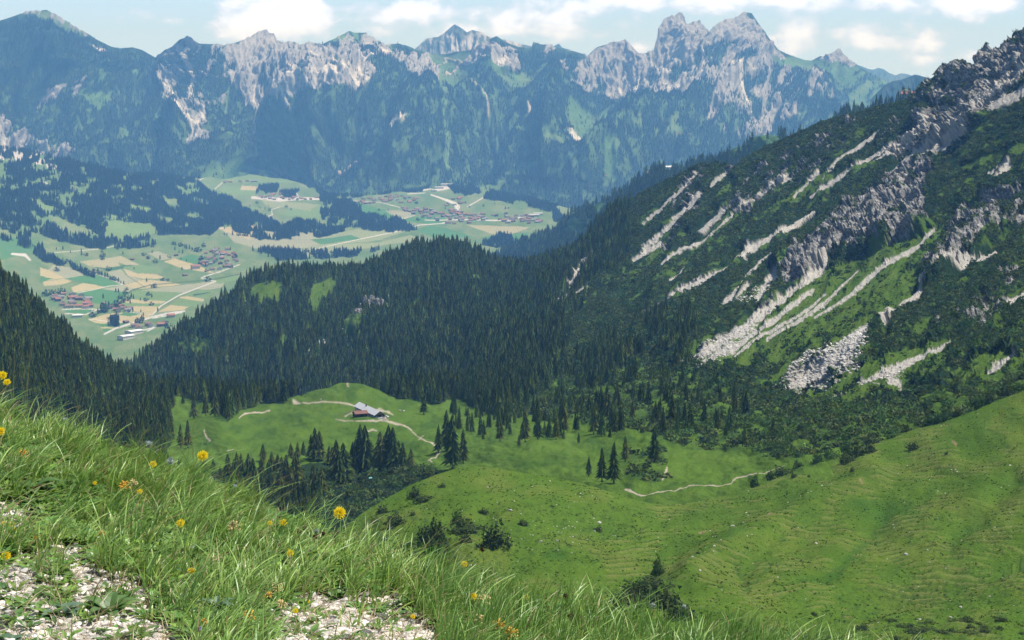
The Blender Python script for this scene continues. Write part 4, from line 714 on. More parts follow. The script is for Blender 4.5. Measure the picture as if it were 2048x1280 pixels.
# ------------------------------------------------------------------ the hut and other built things
def box(x0,x1,y0,y1,z0,z1):
    V = [(x,y,z) for z in (z0,z1) for y in (y0,y1) for x in (x0,x1)]
    return V, [(0,2,3,1),(4,5,7,6),(0,1,5,4),(2,6,7,3),(0,4,6,2),(1,3,7,5)]
def join(parts):
    V = []; Fc = []
    for v, f in parts:
        o = len(V); V += list(v); Fc += [tuple(i+o for i in q) for q in f]
    return V, Fc
def part(name, parts, mat, parent):
    V, Fc = join(parts) if isinstance(parts, list) else parts
    me = bpy.data.meshes.new(name); me.from_pydata([tuple(map(float,v)) for v in V], [], Fc); me.update()
    return link(name, me, mat, parent)
def empty(name, loc, rz=0., label=None, cat=None, group=None, sc=1.):
    o = bpy.data.objects.new(name, None); COL.objects.link(o); o.location = loc; o.rotation_euler = (0,0,rz); o.scale = (sc,)*3
    return tag(o, label, cat, group)
def copy_tree(o, parent=None):
    c = o.copy(); COL.objects.link(c); c.parent = parent
    for ch in o.children: copy_tree(ch, c)
    return c
def gable_wall(l, w, h, r, t=0.):            # long axis along x
    V = [(-l/2,-w/2,0),(l/2,-w/2,0),(l/2,w/2,0),(-l/2,w/2,0),(-l/2,-w/2,h),(l/2,-w/2,h),(l/2,w/2,h),(-l/2,w/2,h),(-l/2,0,h+r),(l/2,0,h+r)]
    return V, [(0,1,5,4),(2,3,7,6),(1,2,6,9,5),(3,0,4,8,7),(0,3,2,1),(4,5,9,8),(6,7,8,9)]
def gable_roof(l, w, h, r, ov=.5, th=.25):
    s = r/(w/2); a = l/2+ov; b = w/2+ov; z = h-ov*s+.04
    V = [(-a,-b,z),(a,-b,z),(a,0,h+r+.04),(-a,0,h+r+.04),(-a,b,z),(a,b,z)]; V += [(x,y,q+th) for x,y,q in V]
    return V, [(6,7,8,9),(9,8,11,10),(0,3,2,1),(3,4,5,2),(0,1,7,6),(5,4,10,11),(1,2,8,7),(2,5,11,8),(3,0,6,9),(4,3,9,10)]
def plane_pt(px_, py_, z): d = ray(px_, py_); return Vector(d*(z/d[2]))
M_tin = mat_flat('weathered_tin', (.52,.53,.55), .55, .12, .6, .3); M_wood = mat_flat('dark_timber', (.075,.055,.04), .85, .35, 3.); M_plas = mat_flat('pale_render', (.55,.52,.46), .9, .1, 1.5)
M_red = mat_flat('red_sheet_roof', (.17,.085,.072), .7, .2, 1.2); M_dark = mat_flat('dark_opening', (.02,.02,.022), .6, .2); M_stone = mat_flat('limestone', (.42,.40,.37), .95, .3, 1.4, bump=.15)
M_white = mat_flat('white_paint', (.75,.75,.74), .4, .04, 1., .5); M_rub = mat_flat('tyre_rubber', (.02,.02,.02), .8); M_glass = mat_flat('dark_glass', (.03,.035,.04), .15, .1, 1., .6); M_log = mat_flat('grey_wood', (.20,.17,.14), .9, .3, 2.)
z0 = float(pas.find(742, 832)[2])+.15
a, b, c = plane_pt(750,837.6,z0), plane_pt(765.5,835.8,z0), plane_pt(709.8,819.2,z0)
Lh = (c-a).length; ax_ = (c-a).normalized(); wd = Vector((-ax_.y, ax_.x, 0)); wd = wd if wd.dot(b-a) > 0 else -wd; Wh = max(5.6,(b-a).dot(wd)); ctr = (a+c)/2+wd*Wh/2
rz = math.atan2(-ax_.y, -ax_.x)              # +x end is the gable towards the camera
hut = empty('alpine_hut', ctr, rz, 'long alpine hut with pale grey tin roof and timber gable on the green pasture', 'hut')
hh_, rr_ = 2.1, 1.9
part('wall', gable_wall(Lh, Wh, hh_, rr_), M_wood, hut)
part('plinth', [box(-Lh/2-.05,Lh/2+.05,-Wh/2-.05,Wh/2+.05,-1.6,.9)], M_plas, hut)
roof = part('roof', gable_roof(Lh, Wh, hh_, rr_, .55, .12), M_tin, hut)
part('chimney', [box(-3.6,-3.0,-1.0,-.4,hh_+1.2,hh_+rr_+.9)], M_wood, roof)
for k in range(7):
    x = -Lh/2+2.+k*(Lh-4)/6
    for s in (-1,1):
        w_ = part('window', [box(x-.35,x+.35,s*(Wh/2+.04)-.03,s*(Wh/2+.04)+.03,1.05,1.75)], M_white, hut); part('pane', [box(x-.27,x+.27,s*(Wh/2+.08)-.02,s*(Wh/2+.08)+.02,1.12,1.68)], M_glass, w_)
d_ = part('door', [box(Lh/2+.03,Lh/2+.1,-.2,.75,0,1.75)], M_dark, hut); part('handle', [box(Lh/2+.1,Lh/2+.16,.55,.62,.85,.95)], M_white, d_)
for y in (-1.7,1.5): w_ = part('window', [box(Lh/2+.06,Lh/2+.1,y-.35,y+.35,1.0,1.6)], M_white, hut); part('pane', [box(Lh/2+.09,Lh/2+.13,y-.27,y+.27,1.06,1.54)], M_glass, w_)
part('gable_boards', [box(Lh/2+.03,Lh/2+.09,-Wh/2+.3+.25*k,-Wh/2+.5+.25*k,2.12,2.12+max(.15,rr_*(1-abs(-Wh/2+.4+.25*k)/(Wh/2))-.2)) for k in range(int(Wh/.25)-2)], M_log, hut)
# byre with the red roof
a, b = plane_pt(711.5,836.5,z0), plane_pt(735.5,834.6,z0); ax2 = (b-a).normalized(); Ls = (b-a).length; wd2 = Vector((-ax2.y, ax2.x, 0)); cs = (a+b)/2+wd2*2.6
byre = empty('byre', cs, math.atan2(ax2.y, ax2.x), 'small dark wooden byre with a red roof beside the long hut', 'byre')
part('wall', gable_wall(Ls, 4.6, 2.3, 1.2), M_wood, byre); part('roof', gable_roof(Ls, 4.6, 2.3, 1.2, .45, .12), M_red, byre); part('plinth', [box(-Ls/2-.05,Ls/2+.05,-2.36,2.36,-1.5,.3)], M_stone, byre)
part('door', [box(-.7,.7,-2.42,-2.34,0.3,1.8)], M_dark, byre)
for x in (-2.2,2.0): part('window', [box(x-.3,x+.3,-2.42,-2.34,1.1,1.6)], M_dark, byre)
def make_car(loc, rz, label, c_m):
    r = empty('parked_car', loc, rz, label, 'car', sc=.72)
    prof = [(-2.1,.35),(-2.1,.85),(-1.9,.95),(-1.35,1.0),(-.95,1.42),(.75,1.46),(1.35,1.02),(1.95,.9),(2.15,.7),(2.15,.35)]; n = len(prof)
    V = [(x,-.82+(.12 if z > 1.2 else 0),z) for x,z in prof]+[(x,.82-(.12 if z > 1.2 else 0),z) for x,z in prof]
    part('body', (V, [tuple(range(n))[::-1], tuple(range(n,2*n))]+[(k,(k+1)%n,(k+1)%n+n,k+n) for k in range(n)]), c_m, r)
    g = [(-1.2,1.03),(-.9,1.36),(.68,1.39),(1.15,1.04)]; V = [(x,-.84+(.1 if z > 1.2 else 0),z) for x,z in g]+[(x,.84-(.1 if z > 1.2 else 0),z) for x,z in g]
    part('window', (V, [(3,2,1,0),(4,5,6,7)]), M_glass, r)
    part('windscreen', ([(1.36,-.7,1.05),(1.36,.7,1.05),(.83,.6,1.44),(.83,-.6,1.44)], [(0,1,2,3)]), M_glass, r)
    for x in (-1.35,1.35):
        for y in (-.8,.8):
            V = [(x+.33*math.cos(k*.5236),y+s,.33+.33*math.sin(k*.5236)) for s in (-.1,.1) for k in range(12)]
            w_ = part('wheel', (V, [tuple(range(12))[::-1],tuple(range(12,24))]+[(k,(k+1)%12,(k+1)%12+12,k+12) for k in range(12)]), M_rub, r)
    for y in (-.6,.6): part('headlight', [box(2.12,2.18,y-.14,y+.14,.62,.76)], M_white, r)
    return r
make_car(plane_pt(762,838.6,z0+.02), math.atan2(ax_.x, ax_.y)*0+rz+1.45, 'white estate car parked in front of the hut gable', M_white)
make_car(plane_pt(773,834.5,z0+.02), rz+.3, 'silver car parked on the gravel right of the hut gable', M_tin)
q = pas.find(697, 780.5); cr_ = empty('wayside_cross', (q[0],q[1],q[2]-.2), .3, 'grey wooden cross standing on the grassy mound behind the hut', 'cross')
part('post', [box(-.13,.13,-.1,.1,0,4.4)], M_log, cr_); part('crossbeam', [box(-1.15,1.15,-.08,.08,3.1,3.35)], M_log, cr_)
def fence(pts, label, h=1., step=3.2):
    P = [Vector(pas.find(x, y)) for x, y in pts]; r = empty('pasture_fence', P[0], 0, label, 'fence'); o = P[0]; prev = None
    for a_, b_ in zip(P[:-1], P[1:]):
        n = max(2, int((b_-a_).length/step))
        for k in range(n):
            p = a_+(b_-a_)*k/n-o; part('post', [box(p.x-.07,p.x+.07,p.y-.07,p.y+.07,p.z-.4,p.z+h)], M_log, r)
            if prev is not None:
                for zz in (.45,.85):
                    part('rail', ([tuple(prev+Vector((0,s,zz+d))) for s in (-.03,.03) for d in (-.05,.05)]+[tuple(p+Vector((0,s,zz+d))) for s in (-.03,.03) for d in (-.05,.05)], [(0,1,5,4),(2,6,7,3),(1,3,7,5),(0,4,6,2),(0,2,3,1),(4,5,7,6)]), M_log, r)
            prev = p
    return r
fence([(668,833),(690,829),(709,821)], 'dark pasture fence running left from the byre')
fence([(767,829),(776,834),(774,842),(762,845)], 'short fence around the yard right of the hut gable')
q = pas.find(741, 967); sh_ = empty('tarp_shelter', (q[0],q[1],q[2]+1.2), .4, 'tiny turquoise tarp shelter in the scrub of the ravine', 'shelter')
part('tarp', gable_roof(1.3, .9, 1.0, .4, .1, .05), mat_flat('turquoise_tarp', (.06,.30,.25), .5), sh_); part('post', [box(-1.2,-1.1,-.7,-.6,-1.6,1.), box(1.1,1.2,-.7,-.6,-1.6,1.), box(-1.2,-1.1,.6,.7,-1.6,1.), box(1.1,1.2,.6,.7,-1.6,1.)], M_log, sh_)

# boulders
def rock_mesh(seed, n=3):
    import bmesh
    bm = bmesh.new(); bmesh.ops.create_icosphere(bm, subdivisions=n, radius=1.); rg = np.random.default_rng(seed)
    V = np.array([v.co for v in bm.verts]); pl = rg.normal(size=(9,3)); pl /= np.linalg.norm(pl,axis=1,keepdims=True); dd = .55+.3*rg.random(9)
    for p, d in zip(pl, dd): e = V@p-d; V = V-np.maximum(e,0)[:,None]*p[None]
    V += (fbm(V[:,0]*2+seed,V[:,1]*2,V[:,2]*2,o=3,seed=seed)*.18)[:,None]*V; V[:,2] *= .72
    for v, c_ in zip(bm.verts, V): v.co = c_
    me = bpy.data.meshes.new('boulder'); bm.to_mesh(me); bm.free(); me.materials.append(M_stone); return me
ROCKM = [rock_mesh(k+1) for k in range(7)]
def boulder(sheet, x, y, w, label, group=None, name='boulder'):
    q = sheet.find(x, y); s = w*q[1]/F/2; o = bpy.data.objects.new(name, random.choice(ROCKM)); COL.objects.link(o)
    o.location = (q[0],q[1],q[2]+s*.25); o.scale = (s,s*random.uniform(.7,1.1),s*random.uniform(.7,1.1)); o.rotation_euler = (0,0,random.random()*6.28)
    return tag(o, label, 'boulder', group)
for x, y, w, lab in [(1466,1058,9,'pale boulder alone on the terraced slope above the brown scar'),(1428,1117,7,'pale stone at the foot of the terraced slope'),(1632,1091,7,'pale stone on the terraces right of the low rib'),(1812,1111,11,'largest pale boulder on the right meadow'),(1921,1206,7,'whitish stone among dark heather low on the right meadow'),(1901,1237,7,'stone in the heather near the lower right corner'),(1840,1240,7,'stone left of the lower right heather patch'),
   (1019,1033,9,'pale boulder on the crest of the near hill'),(976,974,6,'small boulder near the top of the near hill'),(1081,1084,10,'white boulder at the lower edge of the stony patch'),(1114,1084,8,'white boulder right of the one under the stony patch'),(1199,1046,10,'boulder beside a small dark shrub on the stony slope'),(939,1122,8,'white boulder below the big round shrub'),(1385,1137,6,'small boulder right of the round bush on the green slope'),(1399,1157,7,'boulder just below the small one by the round bush'),(1110,742,1,'')][:-1]:
    boulder(mea, x, y, w, lab)
for x, y, w, lab in [(1412,737,9,'white block at the foot of the scree fans'),(1395,735,5,'small white block left of the largest one under the scree fans'),(643,803,4,'white stone at the foot of the mound'),(800,820,6,'stone heap right of the hut'),(808,822,5,'stone next to the heap right of the hut'),(1366,710,6,'white rock in the dwarf pine below the scree')]:
    boulder(pas if y > 780 else slo, x, y, w, lab)
rr = random.Random(5); n_b = 0
while n_b < 46:
    x, y = rr.gauss(1110,60), rr.gauss(1068,24)
    if 990 < x < 1300 and 1025 < y < 1120: boulder(mea, x, y, rr.uniform(2.2,4.6), 'small white stone in the stony patch of the near hill', 'stones in the stony patch'); n_b += 1
for k in range(40): boulder(mea, rr.uniform(1380,2040), rr.uniform(935,1250), rr.uniform(1.8,3.6), 'tiny pale stone scattered on the right meadow', 'stones on the right meadow')
for k in range(22): boulder(mea, rr.uniform(760,1250), rr.uniform(985,1130), rr.uniform(2,3.4), 'tiny pale stone scattered on the near hill', 'stones on the near hill')
# loose blocks of the scree cone: too many to count
BLK = []
for k in range(4):
    me_ = ROCKM[k]; 
    import bmesh
    bm = bmesh.new(); bmesh.ops.create_icosphere(bm, subdivisions=1, radius=1.); V = np.array([v.co for v in bm.verts])*(1+.35*RNG.random((12 if False else len(bm.verts),1))); V[:,2] *= .7; T = np.array([[v.index for v in f.verts] for f in bm.faces]); bm.free(); BLK.append((V,T))
M_blk = mat_attr('scree_stone', var=.3, scale=.7)
sd_ = np.clip(sum((1-sst(seg_d(slo.px,slo.py,l_),.7,1.2))*w_ for l_,w_ in [([(1575,775,12),(1640,745,40),(1700,705,30),(1740,670,12)],1.),([(1380,730,14),(1440,700,20),(1500,660,14)],.5),([(1560,780,12),(1600,780,12)],.7),([(1470,610,6),(1530,590,14),(1550,560,10)],.5),([(1720,775,4),(1800,745,10)],.4)]),0,1)
Q, qx, qy = slo.scatter(sd_, 9000, seed=21); forest('scree_blocks', BLK, Q, .12+RNG.random(len(Q))**4*.8, tint(len(Q), (.47,.45,.42), .2, 21, .05), M_blk, 'pale limestone blocks lying on the scree fans', sink=0)
Q, qx, qy = mea.scatter(sst(fbm(mea.px/40,mea.py/20,o=3,seed=137),.05,.3)*(mea.px > 900), 380, seed=22); forest('meadow_stones', BLK, Q, .05+RNG.random(len(Q))**4*.22, tint(len(Q), (.45,.43,.40), .25, 22, .05), M_blk, 'fine pale stones strewn over the near meadow', sink=0)

# single shrubs on the near meadow
SHV = [puff_proto(520, 70+k, flat=.75, size=.13) for k in range(4)]
def shrub_me(c_, k, mt):
    V, T = SHV[k]; me = mesh_np('shrub_foliage', V, T=T, col=np.tile(np.array(c_), (len(V),1)), smooth=False); me.materials.append(mt); return me
SDK = [shrub_me((.062,.092,.032), k, M_need) for k in range(4)]; SLT = [shrub_me((.065,.12,.03), k, M_leaf) for k in range(4)]
stem_me = mesh_np('shrub_stem', np.concatenate([tv*[4,4,.5]+[dx,dy,0] for dx,dy in ((0,0),(.15,.1),(-.12,.12))]), T=np.concatenate([tt_+i*len(tv) for i in range(3)])); stem_me.materials.append(M_trunk)
def shrub(x, y, w, h, label, lt=0, group=None, sheet=None):
    q = (sheet or mea).find(x, y); s = q[1]/F; r = empty('shrub', (q[0],q[1],q[2]-.1), random.random()*6.28, label, 'shrub', group); r.scale = (w*s/2,w*s/2,h*s*1.05)
    for me, nm in ((random.choice(SLT if lt else SDK),'foliage'),(stem_me,'stem')): o = bpy.data.objects.new(nm, me); COL.objects.link(o); o.parent = r
for a_ in [(829,995,28,17,'dark shrub high on the left flank of the near hill'),(847,1006,44,14,'low spreading dwarf pine below the highest shrub of the left flank'),(884,977,18,8,'flat little shrub near the hill crest'),(967,1026,22,12,'round dark shrub on the near hill, alone on open grass'),(828,1043,13,7,'tiny dark shrub on the middle of the left flank'),(766,1030,28,14,'small shrub at the left edge of the near hill'),(792,1059,46,20,'long low dwarf pine on the left flank'),(768,1083,24,12,'round shrub left of the tall dark thicket'),
  (800,1110,86,34,'broad dark thicket low on the left flank'),(867,1088,46,52,'tall dark bush shaped like a small tree on the left flank'),(886,1099,38,24,'dark bush at the foot of the tall one'),(850,1080,40,26,'bush left of the tall one'),(928,1067,66,24,'long dwarf pine patch in the middle of the near hill'),(915,1050,26,22,'light green bush behind the long dwarf pine patch',1),(932,1088,30,17,'small round shrub between the long patch and the big round one'),(991,1091,60,36,'big round dark shrub on the near hill'),
  (1045,1055,22,11,'low shrub above the stony patch'),(1197,1058,20,10,'small shrub beside a boulder on the stony slope'),(1100,1028,9,4,'tiny shrub on the crest of the near hill'),(1316,1141,28,32,'round green bush standing up on the grass slope',1),(1304,1160,70,20,'dark scrub at the foot of the round green bush'),(1278,1186,80,30,'dark scrub patch above the foreground grass'),(1320,1206,90,40,'largest dark scrub patch behind the foreground grass'),(1250,1215,60,34,'scrub at the left end of the patch behind the foreground grass'),(1365,1235,60,30,'scrub at the right end of the patch behind the foreground grass'),(1285,1170,30,22,'light bush in the dark scrub patch',1),
  (1396,1131,9,5,'tiny dark tuft right of the round green bush'),(1588,958,12,9,'small shrub on the upper edge of the right meadow'),(1618,954,7,4,'tiny shrub right of the small one on the upper meadow edge'),(1706,951,9,7,'small dark shrub alone on the right meadow'),(1693,926,32,18,'dark shrub on the meadow rim below the scrub'),(1716,914,44,22,'larger dark shrub on the meadow rim'),(1740,905,30,16,'flat shrub right of the larger one on the meadow rim'),(1826,896,30,14,'long low shrub on the rim of the right meadow'),(1894,912,8,5,'dark dot of a shrub high on the right meadow'),(1629,1225,14,8,'dark shrub low on the right meadow')]:
    shrub(*a_[:5], lt=a_[5] if len(a_) > 5 else 0)
rr = random.Random(9)
for k in range(18):
    t_ = (k+.6*rr.random())/18; x = 1500+t_*560; y = interp([(1500,974),(1560,950),(1620,930),(1700,900),(1800,865),(1900,836),(1980,803),(2048,776),(2100,750)], x)-rr.uniform(-3,10)
    shrub(x, y, rr.uniform(16,44), rr.uniform(9,24), '%s dwarf pine from the left along the upper rim of the right meadow' % ORD[k], rr.random() < .25, 'dwarf pines along the meadow rim')
for k in range(30): shrub(rr.uniform(1640,2048), rr.uniform(1238,1290), rr.uniform(14,40), rr.uniform(5,10), 'low heather cushion near the lower right corner', 0, 'heather cushions low on the right')

# villages in the valley
HW = [mat_flat('house_wall', c_, .9, .08, .3) for c_ in ((.50,.46,.40),(.34,.27,.20),(.16,.11,.08),(.55,.53,.5))]
HR = {'red':mat_flat('red_tiles', (.27,.125,.095), .85, .2, .4), 'brown':mat_flat('brown_tiles', (.17,.12,.10), .85, .2, .4), 'grey':mat_flat('grey_slate', (.2,.2,.215), .7, .15, .4), 'white':mat_flat('pale_sheet_roof', (.62,.63,.64), .6, .1, .3)}
proto = {}
def house_proto(rc, wi, sh_):
    l, w, h, r_ = [(18,13,6.5,3.2),(15,11,7.5,3.),(24,14,6.5,3.6)][sh_]; o = bpy.data.objects.new('house', None)
    wl = mesh_np('wall', *[np.array(gable_wall(l,w,h,r_)[0])], T=np.array([(0,1,5),(0,5,4),(2,3,7),(2,7,6),(1,2,6),(1,6,9),(1,9,5),(3,0,4),(3,4,8),(3,8,7)]), smooth=False); wl.materials.append(HW[wi])
    V, Fc = gable_roof(l,w,h,r_,1.2,.4); rf = mesh_np('roof', V, Fq=Fc, smooth=False); rf.materials.append(HR[rc])
    win = []
    for s in (-1,1):
        for k in range(4):
            for z in (1.4,4.):
                x = -l/2+l*(k+.5)/4; win.append(box(x-.7,x+.7,s*(w/2+.05)-.05,s*(w/2+.05)+.05,z,z+1.3))
    V, Fc = join(win); wm = mesh_np('window', V, Fq=Fc, smooth=False); wm.materials.append(M_glass)
    return wl, rf, wm
CLU = [('village at the foot of the left forest', [(104,592),(150,588),(188,600),(190,612),(168,620),(130,618),(108,606)], 22, 1.0),('hamlet right of the left village', [(218,618),(262,612),(268,622),(225,625)], 7, 1.),('roadside houses under the wooded knoll', [(268,655),(340,633),(350,640),(300,665),(275,668)], 7, 1.),
  ('village in the middle of the fields', [(388,535),(400,520),(440,505),(470,508),(478,520),(460,538),(420,542)], 34, .9),('upper end of the middle village', [(405,505),(430,498),(460,500),(455,507),(410,508)], 8, .9),('campsite village beneath the mountain', [(508,396),(540,388),(560,376),(572,380),(600,396),(640,396),(640,402),(540,401)], 24, .95),('small farms above the campsite', [(445,364),(515,362),(512,366),(450,368)], 8, .9),
  ('left quarter of the large village', [(682,410),(700,398),(730,396),(770,392),(800,392),(840,400),(830,408),(760,406),(720,412)], 46, .95),('centre of the large village', [(800,412),(850,418),(880,424),(910,420),(930,428),(970,428),(975,440),(930,450),(880,448),(830,432),(805,425)], 78, 1.0),('right quarter of the large village', [(985,430),(1020,425),(1060,432),(1085,445),(1060,450),(1000,448)], 34, 1.),('houses at the village junction', [(900,398),(930,396),(935,410),(890,416)], 10, 1.)]
rr = random.Random(11); n_h = 0
for (nm, poly, cnt, k_) in CLU:
    P = np.array(poly, float); placed = []; tries = 0
    while len(placed) < cnt and tries < 4000:
        tries += 1; x = rr.uniform(P[:,0].min(), P[:,0].max()); y = rr.uniform(P[:,1].min(), P[:,1].max())
        if not in_poly(np.array([x]), np.array([y]), poly)[0]: continue
        q = val.find(x, y)
        if any((q[0]-p[0])**2+(q[1]-p[1])**2 < 23**2 for p in placed): continue
        placed.append(q); rc = rr.choices(['red','brown','grey'], [.34,.4,.26])[0]; wi = rr.choices([0,1,2,3], [.35,.25,.15,.25])[0]; sp_ = rr.choices([0,1,2],[.5,.35,.15])[0]
        key = (rc,wi,sp_)
        if key not in proto: proto[key] = house_proto(*key)
        r = empty('village_house', q, rr.choice([.35,.5,1.95,2.1,.2]), '%s roofed house in the %s' % (rc, nm), 'house', '%s roofed houses, %s' % (rc, nm)); r.scale = (k_*rr.uniform(.8,1.05),)*3
        for me, n2 in zip(proto[key], ('wall','roof','window')): o = bpy.data.objects.new(n2, me); COL.objects.link(o); o.parent = r
        n_h += 1
def special(x, y, l, w, h, r_, rzz, rc, wi, label, sheet=val, name='farm_building', cat='building'):
    q = sheet.find(x, y); r = empty(name, q, rzz, label, cat); part('wall', gable_wall(l,w,h,r_), HW[wi], r); part('roof', gable_roof(l,w,h,r_,1.,.4), HR[rc], r)
    part('window', join([box(-l/2+l*(k+.5)/5-.8,-l/2+l*(k+.5)/5+.8,s*(w/2+.06)-.05,s*(w/2+.06)+.05,h*.45,h*.45+1.4) for k in range(5) for s in (-1,1)]), M_glass, r)
special(252,678,34,22,8,1.5,.9,'white',3,'white flat warehouse at the lower end of the road under the knoll'); special(268,668,36,24,8,1.5,.9,'white',3,'pale roofed warehouse behind the lowest one'); special(155,634,24,12,5,1.2,.3,'white',3,'long white building beside the road below the left village')
special(391,538,26,18,10,4,.4,'red',3,'large white house with red roof at the left end of the middle village',cat='house'); special(206,629,20,14,6,3,.6,'brown',1,'brown roofed barn near the main road',cat='barn') if False else None
for x, y, lab in [(188,547,'small white barn in the hedge line between the fields'),(352,512,'lone dark barn on the green slope above the fields'),(370,552,'lone barn cluster in the middle of the pale field'),(252,646,'barn beside the main road'),(207,609,'dark barn right of the left village'),(264,520,'tiny hut on the tan field')]: special(x,y,13,9,4.5,2.4,random.random()*3,'brown',2,lab,cat='barn')
for x, y, l, w, h, lab in [(893,371,60,26,12,'white cable car station at the foot of the mountain'),(878,377,44,22,9,'lower white hall beside the cable car station'),(868,383,26,18,8,'small pale building below the cable car halls'),(1068,433,44,26,8,'long white roofed hall at the right end of the large village'),(1076,430,36,22,8,'second white roofed hall at the right end of the large village'),(692,404,26,16,14,'tall dark hotel at the left end of the large village')]:
    special(x,y,l,w,h,1.5,.25 if y < 420 else .1,'white' if 'white' in lab or 'pale' in lab else 'brown',3 if 'white' in lab or 'pale' in lab else 2,lab)
special(1816,182,24,13,6,4,-.25,'red',1,'mountain inn with a pinkish red roof on the wooded ridge',rdg,'mountain_inn','inn'); special(1297,336,12,8,5,2.5,.3,'red',3,'small white hut on the ridge below the rocky slope',rdg,'mountain_inn','hut'); special(1334,331,22,10,6,2.5,.1,'white',3,'long white hut on the ridge crest',rdg,'mountain_inn','hut')
# campers
cv = empty('caravan', (0,0,0), 0, 'white caravan on the campsite beneath the mountain', 'caravan', 'caravans on the campsite'); 
pv = [(-3.5,.5),(-3.6,2.2),(-3.1,2.9),(3.2,2.9),(3.6,2.4),(3.6,.5)]; V = [(x,-1.2,z) for x,z in pv]+[(x,1.2,z) for x,z in pv]
part('body', (V, [tuple(range(6)),tuple(range(11,5,-1))]+[(k,k+6,(k+1)%6+6,(k+1)%6) for k in range(6)]), M_white, cv); part('window', [box(-1.8,1.6,-1.26,-1.2,1.5,2.2),box(-1.8,1.6,1.2,1.26,1.5,2.2)], M_glass, cv); part('wheel', [box(-.4,.4,-1.15,-.95,0,.75),box(-.4,.4,.95,1.15,0,.75)], M_rub, cv)
rr = random.Random(13)
for k in range(60):
    c_ = cv if k == 0 else copy_tree(cv); row = k % 4; q = val.find(512+rr.uniform(0,85)+row*4, 393+row*2.2+rr.uniform(-.5,.5)); c_.location = q; c_.rotation_euler = (0,0,rr.choice([.2,1.8])); c_.scale = (1.25,)*3
# scattered valley trees, each standing alone
rr = random.Random(17); vt = [mesh_np('valley_tree_crown', V, T=T, col=np.tile(A3(.045,.08,.034), (len(V),1)), smooth=False) for V, T in PUFB[:2]+MIDP[:2]]
for m_ in vt: m_.materials.append(M_need)
def vtree(x, y, h, label, kind=None, group=None):
    q = val.find(x, y); k = rr.randrange(4) if kind is None else kind; r = empty('valley_tree', q, rr.random()*6, label, 'tree', group); r.scale = (h*.5,h*.5,h*.75) if k < 2 else (h*1.3,h*1.3,h)
    for me, n2 in ((vt[k],'crown'),(trunk_me,'trunk')): o = bpy.data.objects.new(n2, me); COL.objects.link(o); o.parent = r
for x, y, h, lab, k in [(416,563,17,'lone round tree where the lane meets the stream',0),(364,541,13,'lone dark tree in the pale field below the middle village',2),(92,592,20,'leafy tree at the edge of the left village',0),(107,590,20,'big leafy tree behind the left village',1),(122,588,19,'dark leafy tree above the left village',0),(130,590,20,'tall tree right of the dark leafy one by the left village',2),(210,625,26,'large round tree between the left village and the hamlet',0),(186,634,18,'bushy tree by the lower road',1),(202,516,8,'small tree alone on the upper pasture',2),(141,506,10,'dark tree pair left of the upper pasture',2),(172,512,14,'group of dark trees on the sloping pasture',1),(362,520,10,'first small tree by the field below the village',2),(373,523,10,'second small tree by the field below the village',2)]:
    vtree(x, y, h, lab, k)
for k in range(150):
    z_ = rr.choice([((400,560),(395,460)),((560,800),(410,470)),((100,420),(440,520)),((690,1080),(395,455)),((110,480),(500,545)),((110,340),(590,670)),((225,345),(560,625))]); x = rr.uniform(*z_[0]); y = rr.uniform(*z_[1]); vtree(x, y, rr.uniform(8,17), 'small dark tree dotting the valley fields', None, 'trees dotting the valley fields')
HL = [(148,535,190,555,9,'upper oblique hedge row of the pale fields'),(188,545,250,570,12,'lower oblique hedge row of the pale fields'),(60,490,130,530,14,'wooded strip at the left edge of the valley'),(345,490,400,505,10,'tree row above the middle village'),(225,618,265,595,9,'hedge row running up from the left village'),(196,628,220,613,7,'short tree row beside the left hamlet'),(445,470,560,478,14,'tree row below the hillside woods'),(540,500,700,508,12,'tree row just behind the knoll'),(270,650,290,640,6,'short row by the roadside houses')]
for (x0,y0,x1,y1,n,hn) in HL:
    for k in range(n): t_ = (k+rr.random()*.6)/n; vtree(x0+(x1-x0)*t_, y0+(y1-y0)*t_+rr.uniform(-1,1), rr.uniform(10,20), '%s tree from the left in the %s' % (ORD[k], hn), None, 'hedge row trees in the valley')
# paragliders
def glider(x, y, Y, c_, label, w=11.):
    r = empty('paraglider', at(x, y, Y), random.uniform(-.4,.4), label, 'paraglider'); n = 14; V = []; Fc = []
    for k in range(n+1):
        a_ = (k/n-.5)*2.2; X = math.sin(a_)*w/2/.89; Z = math.cos(a_)*w*.42; ch = 2.6*(1-.45*abs(k/n-.5)*2)
        V += [(X,-ch/2,Z),(X,ch/2,Z-.1),(X,ch/2*.2,Z+.35),(X,-ch/2*.9,Z+.2)]
    for k in range(n):
        for j in range(4): Fc.append((k*4+j,k*4+(j+1)%4,k*4+4+(j+1)%4,k*4+4+j))
    Fc += [(0,1,2,3),(n*4+3,n*4+2,n*4+1,n*4)]
    part('canopy', (V,Fc), mat_flat('glider_cloth', c_, .5, .1, .3, trans=.3), r)
    part('lines', [([(V[k*4][0],V[k*4][1],V[k*4][2]),(V[k*4][0]+.04,V[k*4][1],V[k*4][2]),(0.04,0,-2.),(0,0,-2.)], [(0,1,2,3)]) for k in range(1,n,3)], M_dark, r)
    part('harness', [box(-.3,.3,-.5,.6,-2.9,-2.1),box(-.22,.22,-.2,.2,-2.2,-1.5)], M_dark, r)
glider(1811,187,2400,(.75,.70,.12),'yellow green paraglider in front of the ridge below the inn'); glider(1702,178,4200,(.45,.65,.3),'pale green paraglider before the far slopes'); glider(1379,271,4200,(.7,.6,.3),'pale yellow paraglider above the valley forest'); glider(1357,269,4300,(.7,.12,.10),'red paraglider above the valley forest'); glider(1212,355,4200,(.7,.2,.15),'orange red paraglider low over the valley clearing')
